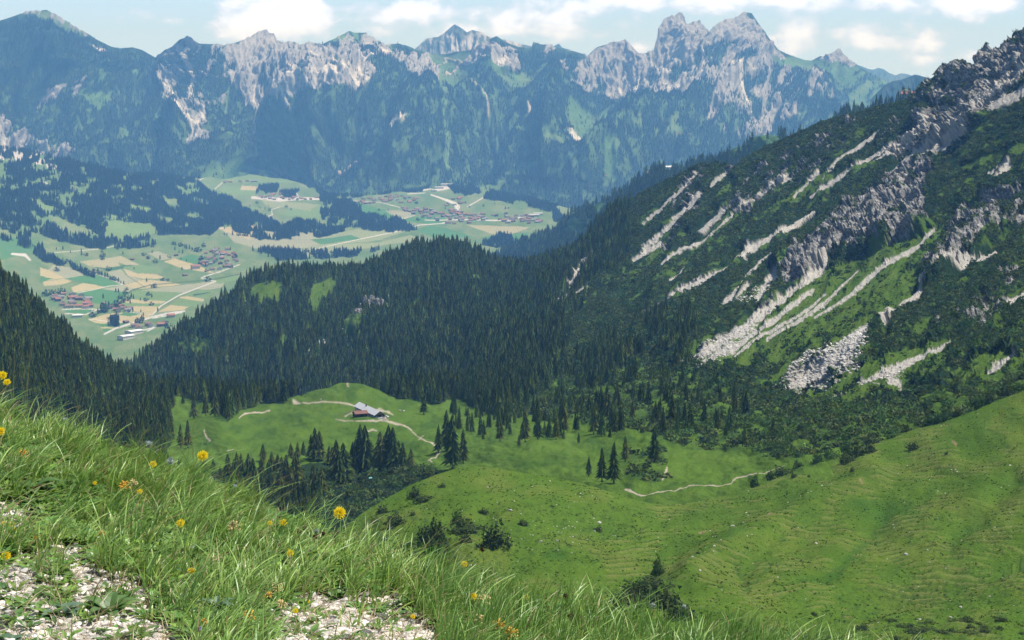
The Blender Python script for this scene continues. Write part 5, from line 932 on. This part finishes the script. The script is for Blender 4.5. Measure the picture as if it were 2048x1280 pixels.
# ------------------------------------------------------------------ the grassy slope at the photographer's feet
M_soil = mat_attr('slope_soil', var=.5, scale=60., bump=.01, bscale=90., var2=.3, scale2=7., detail=8)
fg = Sheet('grassy_slope', -420, 2500, 420, [(-420,1700),(2500,1700)],
  [(-420,775),(0,832),(100,860),(200,888),(300,922),(400,960),(500,1004),(600,1050),(700,1092),(800,1130),(900,1160),(1000,1190),(1100,1212),(1200,1234),(1300,1255),(1400,1274),(1500,1292),(1700,1322),(2048,1370),(2500,1430)], 260,
  [(-400,750,8.5),(0,800,7.6),(300,912,6.9),(700,1092,5.9),(1100,1212,5.5),(1500,1292,5.2),(2048,1370,5.0),(2500,1430,4.9),(0,1280,3.9),(700,1280,4.2),(1400,1400,4.2),(1024,1700,2.7),(0,1700,2.6),(2048,1700,3.0),(0,1000,5.5),(350,1100,5.0),(900,1280,4.5)], back=7, bstep=.05, drop=.9)
px, py = fg.px, fg.py; P0 = fg.P
wx = px+fbm(px/50,py/40,seed=201)*40; wy = py+fbm(px/50,py/40,seed=202)*30
gv = np.zeros(px.shape)
for p in [[(-500,985),(40,1000),(100,1020),(95,1050),(20,1070),(-500,1080)],[(-500,1105),(60,1100),(110,1085),(180,1110),(220,1150),(290,1165),(340,1210),(390,1300),(420,1500),(420,1700),(-500,1700)],[(535,1700),(530,1290),(545,1225),(590,1180),(680,1182),(760,1200),(840,1232),(870,1290),(900,1400),(900,1700)]]: gv = np.maximum(gv, in_poly(wx, wy, p)*1.)
pat = fbm(px/48, py/36, o=4, seed=203)
soilm = sst(fbm(px/26,py/16,o=3,seed=209),.05,.25)
gvs = gv*sst(-pat*1.0+.42-.12*(px < 450)+.12*(py > 1225), -.02, .12)
g2 = gv
fg.displace(fbm(P0[...,0]*1.6,P0[...,1]*1.6,o=4,seed=204)*.05*np.clip((py-fg.c[None])/60,.1,1)-gv*.015)
col = np.empty(px.shape+(3,)); col[:] = A3(.045,.045,.022); paint(col, gvs, A3(.46,.42,.36)); paint(col, gvs*sst(fbm(px/30,py/20,o=3,seed=205),.1,.35)*.5, A3(.26,.19,.13))
fg.build(M_soil, col)
M_blade = mat_attr('grass_blades', var=.12, scale=40., rough=.42, trans=.32, detail=1, spec=.5)
M_stem = mat_flat('flower_stem', (.13,.19,.06), .6, .2, 30., trans=.25); M_yel = mat_flat('yellow_petals', (.90,.70,.02), .6, .08, 60., trans=.3); M_ora = mat_flat('orange_petals', (.78,.48,.08), .6, .2, 60., trans=.25); M_vet = mat_flat('vetch_florets', (.72,.58,.28), .7, .25, 80., trans=.25)
M_bro = mat_flat('dry_seed_head', (.10,.05,.03), .9, .3, 90.); M_gry = mat_flat('woolly_seed_head', (.5,.55,.52), .9, .15, 90., trans=.2); M_pur = mat_flat('purple_petals', (.3,.2,.5), .6, .2, 60., trans=.3); M_lf = mat_flat('broad_leaf', (.10,.19,.05), .42, .25, 22., .5, trans=.3); M_lf2 = mat_flat('blue_green_leaf', (.11,.19,.11), .42, .25, 22., .5, trans=.25)
M_peb = mat_attr('pebble', var=.22, scale=45., bump=.002, bscale=150.)
def blades(name, Q, Lh, wd, az, bend, c0, c1, label, seed=1, seg=5, cat=None, mat=None, kind='stuff'):
    rg = np.random.default_rng(seed); n = len(Q); t = np.linspace(0,1,seg+1)[None,:]
    dx, dy = np.cos(az)[:,None], np.sin(az)[:,None]; L_ = Lh[:,None]; b = bend[:,None]
    hx = L_*b*t**1.9; hz = L_*(t-.42*b*t**2.2); X = Q[:,0:1]+dx*hx; Y = Q[:,1:2]+dy*hx; Z = Q[:,2:3]-.006+hz
    fa = az+math.pi/2+rg.normal(size=n)*.9; wx_ = (np.cos(fa)[:,None])*wd[:,None]*.5*(1-t)**.55; wy_ = (np.sin(fa)[:,None])*wd[:,None]*.5*(1-t)**.55
    V = np.stack([np.stack([X-wx_,Y-wy_,Z],-1), np.stack([X+wx_,Y+wy_,Z+wd[:,None]*.15],-1)],2).reshape(-1,3)
    i = (np.arange(n)*(seg+1)*2)[:,None]+np.arange(seg)[None,:]*2; Fq = np.stack([i,i+1,i+3,i+2],-1).reshape(-1,4)
    C = c0[:,None,:]*(1-t[...,None]**1.6)+c1[:,None,:]*t[...,None]**1.6; C = np.repeat(C,2,axis=1).reshape(-1,3)
    me = mesh_np(name, V, Fq=Fq, col=C); return tag(link(name, me, mat or M_blade), label, cat, kind=kind)
inframe = sst(px,-330,-200)*sst(-px,-2330,-2200)
tuft = fbm(px/36, py/26, o=4, seed=206)
gd = (1-.97*sst(gvs,.1,.6))*(1+.5*(px > 700))*(1-.55*gv)*inframe*(.25+1.6*sst(tuft,-.12,.18))*sst(-py,-1480,-1400)
def gcol(n, seed, a=(.11,.24,.03), b=(.36,.50,.10), dry=.08):
    rg = np.random.default_rng(seed); k = rg.random((n,1)); c = np.array(a)*(1-k)+np.array(b)*k; d = rg.random(n) < dry; c[d] = np.array([.34,.27,.12])*(.7+.5*rg.random((d.sum(),1))); return c
def lean(q, seed):                           # tufts comb towards the right and away from the slope
    rg = np.random.default_rng(seed); return .3+fbm(q[:,0]*2.6, q[:,1]*2.6, o=2, seed=207)*3.2+rg.normal(size=len(q))*.95
Q, qx, qy = fg.scatter(gd, 36000, seed=31); rg = np.random.default_rng(32); hN = .7+.9*sst(fbm(qx/60,qy/45,o=3,seed=208),-.2,.3)
short = np.where(qx > 880, .8, 1.)
L0 = (.022+.055*rg.random(len(Q)))*hN*short; c0 = gcol(len(Q), 33)
blades('grass', Q, L0, .0028+.0052*rg.random(len(Q))**2, lean(Q,34), .12+.7*rg.random(len(Q)), c0*.8, c0*1.2, 'long green mountain grass on the near slope', 35)
Q, qx, qy = fg.scatter(gd*(1+2.*sst(tuft,.05,.25)), 7500, seed=36); rg = np.random.default_rng(37)
c0 = gcol(len(Q), 38, (.14,.28,.05), (.30,.45,.13), .08); c1 = c0.copy(); dt = rg.random(len(Q)) < .18; c1[dt] = np.array([.38,.26,.12])
blades('grass', Q, (.06+.15*rg.random(len(Q))**2)*np.where(qx > 900,.75,1.), .0022+.0022*rg.random(len(Q)), lean(Q,39), .3+.65*rg.random(len(Q)), c0, c1, 'taller grass with dry tips on the near slope', 40, seg=7)
Q, qx, qy = fg.scatter(gd*(px > 850)*sst(-py,-1400,-1320), 6500, seed=141); rg = np.random.default_rng(142); c0 = gcol(len(Q), 143, (.12,.26,.04), (.26,.42,.1), .06)
blades('grass', Q, .045+.10*rg.random(len(Q))**1.5, .0024+.002*rg.random(len(Q)), .2+rg.normal(size=len(Q))*1.2, .05+.35*rg.random(len(Q)), c0, c0*1.15, 'upright grass at the right end of the near slope', 144, seg=5)
Q, qx, qy = fg.scatter(inframe*(.35+gv)*(py > 900)*sst(-py,-1480,-1400), 3200, seed=47); rg = np.random.default_rng(48); c0 = np.array([.42,.33,.18])*(.6+.6*rg.random((len(Q),1)))
blades('straw', Q, .03+.07*rg.random(len(Q)), .0018+.0018*rg.random(len(Q)), rg.random(len(Q))*6.28, .85+.1*rg.random(len(Q)), c0, c0*1.1, 'dead straw lying between the tufts and stones', 49, seg=4)
Q, qx, qy = fg.scatter(gd*sst(tuft,.0,.2), 1700, seed=51); rg = np.random.default_rng(52); c0 = gcol(len(Q), 53, (.14,.30,.05), (.40,.55,.14), .03)
blades('grass', Q, .07+.11*rg.random(len(Q)), .0042+.003*rg.random(len(Q)), lean(Q,54), .3+.55*rg.random(len(Q)), c0, c0*1.1, 'broad bright blades in the tufts of the near slope', 55, seg=6)
# low herbs between stones and grass
hb = inframe*(gv*.06+gv*.6*(1-gvs)+.9*sst(-tuft,-.1,.2)*(py > 860)*(px < 820)*(1-gv)+.2*(1-gv))*sst(-py,-1480,-1400)
def leaf_proto(seed, n=5):
    rg = np.random.default_rng(seed); V = []; T = []
    for k in range(n):
        a = k*6.283/n+rg.normal()*.4; u_ = rg.uniform(.25,.8); ln = rg.uniform(.7,1.1); w = rg.uniform(.14,.26); d = np.array([math.cos(a),math.sin(a),0]); s = np.array([-d[1],d[0],0]); i = len(V)
        V += [d*0, d*ln*.45+s*w+[0,0,u_*.5], d*ln*.45-s*w+[0,0,u_*.5], d*ln*.45+[0,0,u_*.42], d*ln+[0,0,u_*.62]]; T += [(i,i+1,i+3),(i,i+3,i+2),(i+1,i+4,i+3),(i+3,i+4,i+2)]
    return np.array(V), np.array(T)
LP = [leaf_proto(k, 4+k % 3) for k in range(6)]
Q, qx, qy = fg.scatter(hb, 11000, seed=41); forest('ground_cover', LP, Q, .014+.036*np.random.default_rng(42).random(len(Q)), tint(len(Q), (.13,.25,.05), .35, 43, .5), M_blade, 'low leafy herbs between the stones', sink=0)
# gravel
PEB = []
import bmesh
for k in range(8):
    bm = bmesh.new(); bmesh.ops.create_icosphere(bm, subdivisions=1, radius=1.); rg = np.random.default_rng(k+60); V = np.array([v.co for v in bm.verts]); pl = rg.normal(size=(5,3)); pl /= np.linalg.norm(pl,axis=1,keepdims=True)
    for p in pl: e = V@p-.6; V = V-np.maximum(e,0)[:,None]*p[None]
    V *= [1,.75,.5]; T = np.array([[v.index for v in f.verts] for f in bm.faces]); bm.free(); PEB.append((V,T))
Q, qx, qy = fg.scatter((gvs+.25*gv)*(1-.5*soilm)*inframe*sst(-py,-1500,-1440), 36000, seed=44); rg = np.random.default_rng(45); sz = .0018+.019*rg.random(len(Q))**4.5
forest('gravel', PEB, Q, sz, tint(len(Q), (.52,.485,.43), .35, 46, .12), M_peb, 'pale limestone gravel of the worn path', sink=-.001)
for k in range(34):
    rr = random.Random(k*7+1)
    if k < 12: x, y, w, lab, g_ = [(186,1142,22,'rounded white stone under the leafy plant'),(20,1142,34,'large flat white stone at the left edge of the picture'),(14,1128,24,'stone above the large flat one at the left edge'),(62,1213,17,'bright white pebble near the lower left corner'),(692,1268,40,'broad pale stone at the lower edge of the gravel patch'),(735,1258,34,'pale slab right of the broad stone in the gravel patch'),(663,1224,30,'flat stone in the middle of the gravel patch'),(735,1196,30,'stone at the upper rim of the gravel patch'),(762,1227,36,'long brownish stone at the right of the gravel patch'),(595,1246,18,'grey stone at the left of the gravel patch'),(30,1222,30,'pale stone under the bright white pebble'),(130,1268,30,'pale stone at the bottom left between low herbs')][k]+(None,)
    else: x = rr.choice([rr.uniform(0,330), rr.uniform(560,850)]); y = rr.uniform(1110,1275) if x < 400 else rr.uniform(1200,1278); w = rr.uniform(10,18); lab, g_ = ('small pale stone on the gravel at the left', 'small stones on the left gravel') if x < 400 else ('small pale stone on the central gravel patch', 'small stones on the central gravel')
    o = boulder(fg, x, y, w, lab, g_, 'stone'); o.scale[2] *= .6; o['category'] = 'stone'

# flowers, seed heads and leafy plants
def tube(pts, rad, n=5):
    V = []; Fc = []
    for k, p in enumerate(pts):
        r_ = rad*(1-.35*k/(len(pts)-1))
        for j in range(n): V.append((p[0]+r_*math.cos(j*6.283/n), p[1]+r_*math.sin(j*6.283/n), p[2]))
    for k in range(len(pts)-1):
        for j in range(n): Fc.append((k*n+j,k*n+(j+1)%n,(k+1)*n+(j+1)%n,(k+1)*n+j))
    return V, Fc
def head(kind, r, seed, tilt):
    rg = np.random.default_rng(seed); V = []; Fc = []
    M_ = Matrix.Rotation(tilt, 3, 'X')@Matrix.Rotation(rg.random()*6.28, 3, 'Z')
    def add(vs, fs): o = len(V); V.extend(tuple(M_@Vector(v)) for v in vs); Fc.extend(tuple(i+o for i in f) for f in fs)
    if kind == 'hawkbit':
        for ring, (n, ln, up) in enumerate(((19,1.,.12),(15,.82,.38),(11,.58,.62),(7,.35,.75))):
            for k in range(n):
                a = k*6.283/n+rg.normal()*.07; l_ = ln*(.9+.2*rg.random())*r; w = r*.115; d = Vector((math.cos(a),math.sin(a),0)); s = Vector((-d.y,d.x,0)); z = up*r*.45
                add([d*.08*r-s*w*.4, d*.08*r+s*w*.4, d*l_*.7+s*w+Vector((0,0,z)), d*l_+s*w*.6+Vector((0,0,z*.8)), d*l_*1.02+Vector((0,0,z*.8)), d*l_-s*w*.6+Vector((0,0,z*.8)), d*l_*.7-s*w+Vector((0,0,z))], [(0,1,2,3,4,5,6)])
    elif kind == 'vetch':
        for k in range(34):
            d = Vector(rg.normal(size=3)); d.z = abs(d.z)*.9; d.normalize(); s = d.cross(Vector((0,0,1)))+Vector((.01,0,0)); s.normalize(); q = d.cross(s); w = r*.13; l_ = r*(.85+.35*rg.random())
            add([d*r*.3+s*w*.6,d*r*.3+q*w*.6,d*r*.3-s*w*.6,d*r*.3-q*w*.6,d*l_+s*w,d*l_*1.12+q*w,d*l_-s*w,d*l_*.95-q*w], [(0,1,5,4),(1,2,6,5),(2,3,7,6),(3,0,4,7),(4,5,6,7)])
    elif kind == 'small':
        for k in range(5):
            a = k*1.256; d = Vector((math.cos(a),math.sin(a),.25)); s = Vector((-d.y,d.x,0))*r*.35
            add([Vector((0,0,0)), d*r*.6+s, d*r, d*r*.6-s], [(0,1,2,3)])
    else:                                    # round seed head with bristles
        for k in range(60):
            d = Vector(rg.normal(size=3)); d.normalize(); s = d.orthogonal().normalized()*r*.14; q = d.cross(s)
            add([d*r*.35+s, d*r*.35-s, d*r*(.85+.35*rg.random())], [(0,1,2)]); add([d*r*.35+q, d*r*.35-q, d*r*(.8+.35*rg.random())], [(0,1,2)])
        n = 8
        for i in range(4):
            for j in range(n):
                p = lambda i,j: Vector((math.sin(i*.785)*math.cos(j*.785),math.sin(i*.785)*math.sin(j*.785),math.cos(i*.785)))*r*.55
                add([p(i,j),p(i+1,j),p(i+1,j+1),p(i,j+1)], [(0,1,2,3)])
    return V, Fc
HM = {}
def flower(x, y, hp, rp, kind, mat, label, name, cat='flower', group=None, tilt=None, lean_=0.):
    """head at x, y of the photo, stem hp and head radius rp photo pixels"""
    q = fg.find(x-lean_, min(y+hp, 1690)); Yq = q[1]; s = Yq/F; H = hp*s; r = rp*s*1.05; sd_ = int(x*7+y); tilt = .9 if tilt is None else tilt
    o = empty(name, (q[0],q[1],q[2]), 0, label, cat, group); dx = lean_*s
    part('stem', tube([(dx*(t_**2)+.004*math.sin(t_*5+x), 0, H*t_) for t_ in (0,.25,.5,.75,1.)], .0011), M_stem, o)
    hd_ = part('flower_head' if cat == 'flower' else 'seed_head', head(kind, r, sd_, tilt), mat, o); hd_.location = (dx+.004*math.sin(5+x),-.002,H)
    if kind in ('hawkbit','seed'): part('calyx', tube([(0,0,-r*.5),(0,0,-r*.15),(0,0,0)], r*.28, 7), M_bro if kind == 'hawkbit' else M_stem, o).location = hd_.location
    if kind == 'hawkbit' and hp > 30:
        for k in range(3): a = k*2.1+x; part('leaf', ([(0,0,0),(.02*math.cos(a)-.005*math.sin(a),.02*math.sin(a)+.005*math.cos(a),.014),(.055*math.cos(a),.055*math.sin(a),.016),(.02*math.cos(a)+.005*math.sin(a),.02*math.sin(a)-.005*math.cos(a),.014)], [(0,1,2,3)]), M_lf, o)
    return o
for a_ in [(680,1022,70,15,'large yellow hawkbit flower standing free above the grass'),(927,1123,60,8,'small yellow hawkbit flower right of the large free standing one'),(409,910,75,13,'yellow hawkbit seen from the side before the ravine trees'),(8,748,90,11,'topmost yellow hawkbit at the left edge'),(19,762,80,9,'yellow hawkbit just below the topmost one'),(6,861,55,11,'yellow hawkbit at the left edge halfway down the grass'),(10,1091,22,12,'bright yellow flower on the stones at the left edge'),(8,1030,24,7,'small yellow flower above the stones at the left edge'),(21,1040,24,9,'second small yellow flower above the stones'),(32,1050,22,5,'tiny yellow flower above the stones'),
   (363,1046,40,10,'yellow flower low in the middle of the long tufts'),(562,1053,45,9,'yellow flower left of the brown seed heads'),(540,1056,40,6,'small yellow flower beside the one left of the seed heads'),(583,1106,36,9,'yellow flower above the left gravel rim'),(575,1100,34,6,'small yellow flower next to the one above the gravel rim'),(385,1125,30,9,'yellow flower in the herbs left of the gravel patch'),(597,1206,24,7,'yellow flower on the gravel patch'),(620,1181,22,5,'tiny yellow flower at the upper rim of the gravel patch'),(826,1218,26,6,'yellow flower at the right rim of the gravel patch'),(948,1196,44,9,'golden flower at the top of the pale vetch heads'),(304,932,44,9,'yellow flower in the grass right of the woolly bud'),
   (190,1022-55,30,5,'little yellow flower in the long grass at the left'),(283,982,36,7,'yellow flower right of the pale vetch pair'),(1056,1188,30,7,'yellow flower in the grass right of the gravel patch'),(842,1165,26,5,'tiny yellow flower above the right gravel rim'),(1282,1265,20,6,'yellow flower low in the right grass'),(993,1185,26,4,'tiny yellow flower in the right grass'),(71,1070,20,6,'orange tinted flower among the left stones')]:
    flower(*a_[:3], a_[3]*.85, 'hawkbit', M_yel, a_[4], 'hawkbit', lean_=6)
for x, y, hp, rp, m_, lab in [(252,972,40,11,M_ora,'yellow orange vetch head in the left grass'),(269,966,42,9,M_vet,'pale vetch head beside the orange one in the left grass'),(48,912,36,9,M_ora,'orange vetch head near the left edge'),(555,1165,36,11,M_vet,'pale vetch head left of the gravel patch'),(536,1186,30,8,M_ora,'orange vetch head by the gravel patch'),(562,1194,28,10,M_vet,'wilted vetch head at the gravel rim'),(500,1224,30,12,M_ora,'large vetch head lower left of the gravel patch'),(965,1206,44,13,M_vet,'large pale vetch head in the right grass'),(962,1238,34,12,M_vet,'withered vetch head under the large pale one'),(995,1248,34,14,M_ora,'orange brown vetch head in the right grass'),(1020,1262,30,14,M_ora,'lowest orange brown vetch head in the right grass'),
   (470,1058,44,12,M_vet,'dry pale vetch head in the middle of the tufts'),(432,1108,34,9,M_vet,'cream vetch head below the middle tufts'),(410,1232,26,7,M_ora,'small orange vetch head near the bottom'),(208,1072-5,24,7,M_ora,'orange flower between stones at the left')]:
    flower(x, y, hp, rp, 'vetch', m_, lab, 'kidney_vetch', tilt=.5)
for x, y, hp, rp, m_, lab in [(610,1060,50,6,M_bro,'brown seed head, upper left of the group of four'),(597,1073,46,6,M_bro,'brown seed head, left of the group of four'),(625,1085,42,6,M_bro,'brown seed head, lowest of the group of four'),(644,1068,46,6,M_bro,'brown seed head, right of the group of four'),(635,1062,48,6,M_gry,'grey woolly seed head between the brown ones'),(345,925,70,9,M_gry,'fluffy grey seed head above the left grass'),(300,884,60,8,M_gry,'woolly white bud before the dark ravine trees'),(213,950,30,7,M_bro,'dark brown seed head in the left grass'),(1132,1187,40,6,M_bro,'brown seed head in the right grass'),(1140,1226,34,8,M_bro,'larger brown seed head below the other one in the right grass'),(1368,1085+115,60,6,M_gry,'pale seed head on a tall stem in the right grass'),(1368-64,1190,50,7,M_gry,'white bud leaning over the right grass'),
   (967,1085,85,6,M_bro,'greenish bud on a tall stem right of the small hawkbit'),(472,1262-290,44,5,M_gry,'pale bud before the dark trees'),(128,812,30,7,M_gry,'whitish seed tuft at the upper left grass'),(934,1190,44,8,M_gry,'grey woolly head beside the golden flower'),(966,1222,40,6,M_gry,'grey woolly head among the pale vetch heads'),(828,1228,26,6,M_gry,'grey woolly head at the right gravel rim'),(1712,1272,10,10,M_gry,'fluffy white seed head at the right end of the slope')]:
    flower(x, y, hp, rp, 'seed', m_, lab, 'seed_head_stalk', 'seed head', tilt=.2)
for x, y, lab in [(398,1245,'violet flower near the bottom left of centre'),(444,1242,'violet flower right of the other one near the bottom'),(452,1248,'second violet blossom beside the right one'),(462,982,'pale violet flower before the ravine trees'),(388,1090,'small violet flower in the middle herbs')]: flower(x, y, 22, 6, 'small', M_pur, lab, 'violet_flower', tilt=.7)
def rosette(x, y, w, n, label, m_=None, up=.5, wl=.2):
    q = fg.find(x, y); s = q[1]/F; o = empty('leafy_plant', q, random.random()*6, label, 'plant'); rr = random.Random(int(x*3+y))
    for k in range(n):
        a = k*6.283/n+rr.uniform(-.35,.35); ln = w*s*rr.uniform(.38,.62); V = []; Fc = []; m = 7; el = up*rr.uniform(.5,1.5)
        for j in range(m+1):
            t_ = j/m; hw = ln*wl*math.sin(math.pi*min(1,t_**.8*.97+.03))+.0008; R_ = ln*t_; z = ln*(el*t_-el*.75*t_*t_); c_, s_ = math.cos(a), math.sin(a)
            V += [(R_*c_-hw*s_, R_*s_+hw*c_, z+hw*.35),(R_*c_,R_*s_,z),(R_*c_+hw*s_, R_*s_-hw*c_, z+hw*.35)]
            if j < m: Fc += [(j*3,j*3+1,j*3+4,j*3+3),(j*3+1,j*3+2,j*3+5,j*3+4)]
        me_ = part('leaf', (V,Fc), m_ or M_lf, o)
    return o
for a_ in [(218,1205,130,11,'large leafy plant growing out of the left gravel',None,.8,.17),(153,1112,90,8,'star shaped plant with narrow leaves on the left stones',None,.25,.09),(62,985,110,9,'broad leafed rosette in the grass at the left',None,.7,.22),(30,965,80,7,'leafy rosette behind the broad leafed one',None,.7,.22),(120,1215,100,9,'bluish leafed plant on the left gravel',M_lf2,.5,.24),(230,1140,60,6,'small pale leafed plant right of the rounded stone',None,.8,.22),(120,1080,70,6,'broad leaves between the left stones',None,.4,.22),(330,1130,80,7,'bluish leaves under the long tufts',M_lf2,.6,.22),(435,1210,90,7,'tall bluish leaves near the bottom left of centre',M_lf2,1.3,.16),(80,1020,90,8,'dark leaves above the left stones',None,.5,.24),
  (300,1240,80,8,'low leafy plant near the bottom left',None,.4,.26),(505,1190,80,8,'leafy plant left of the gravel patch',None,.6,.22),(20,1268,70,7,'leafy rosette in the lower left corner',M_lf2,.5,.25),(715,1190,50,6,'small rosette at the upper rim of the gravel',M_lf2,.5,.2),(570,1270,60,8,'green tuft at the lower left of the gravel patch',None,.9,.1),(735,1275,80,9,'narrow leafed tuft growing in the gravel patch',None,.9,.05),(500,1120,100,7,'long bluish leaves in the middle tufts',M_lf2,1.,.13),(890,1250,70,7,'leafy plant in the grass right of the gravel',None,.8,.2),(230,1040,70,7,'broad leaves at the foot of the long tufts',None,.6,.2)]: rosette(*a_)
# single long stalks against the view
st_ = [(55,880,200,15),(28,860,170,6),(50,870,190,25),(95,880,150,60),(110,890,130,50),(150,900,140,25),(175,905,90,90),(230,930,130,40),(250,930,70,110),(330,960,90,70),(380,990,120,40),(300,950,60,120),(370,985,250,75),(430,1010,110,60),(490,1030,120,55),(560,1050,100,30),(520,1040,90,60),(620,1080,90,-20),(700,1110,80,20),(740,1125,70,60),(790,1140,160,120),(830,1150,110,110),(880,1170,70,50),(1040,1210,80,6),(1010,1205,70,30),(1110,1230,75,20),(1260,1255,90,10),(1330,1275,110,14),(1230,1250,70,-30),(1300,1270,90,35),(1400,1290,70,40),(968,1190,90,4),(1480,1300,50,30),(60,900,120,60),(130,920,100,50),(200,930,90,55),(270,960,120,40),(315,970,100,45),(450,1020,90,20),(590,1070,70,60)]
Qs = np.array([fg.find(x,y) for x,y,h,l in st_]); s_ = Qs[:,1]/F; hs = np.array([s[2] for s in st_])*s_; ls = np.array([s[3] for s in st_])*s_
Ls = np.hypot(hs,ls)*1.12; bd = np.clip(np.abs(ls)/Ls*1.05,.05,.95); n_ = len(st_)
for k in range(n_):
    c = gcol(1, 300+k, (.16,.24,.07), (.28,.3,.12), .2); o = blades('grass_stalk', Qs[k:k+1], Ls[k:k+1], np.array([.0028]), np.array([0. if ls[k] > 0 else math.pi])+.1, bd[k:k+1], c, c*np.array([1.4,.9,.8]), None, 60+k, seg=12, kind=None)
    tag(o, 'long grass stalk rising above the near slope', 'grass stalk', 'long grass stalks on the near slope')
# ------------------------------------------------------------------ the air
def haze_box():
    x0,x1,y0,y1,z0,z1 = -11000,12000,-60,21000,-905,500
    V = [(x,y,z) for z in (z0,z1) for y in (y0,y1) for x in (x0,x1)]
    Fc = [(0,2,3,1),(4,5,7,6),(0,1,5,4),(2,6,7,3),(0,4,6,2),(1,3,7,5)]
    me = mesh_np('haze', V, Fq=Fc, smooth=False); m = bpy.data.materials.new('haze_air'); m.use_nodes = True; t = NT(m.node_tree)
    v = t.n('ShaderNodeVolumePrincipled', {'Color':(.19,.48,1.,1),'Absorption Color':(1,1,1,1),'Density':HAZE,'Anisotropy':.0})
    t.nt.links.new(v.outputs[0], t.n('ShaderNodeOutputMaterial').inputs['Volume'])
    tag(link('haze', me, m), 'pale blue summer haze over the valley', kind='stuff')
HAZE = 7.2e-5
haze_box()
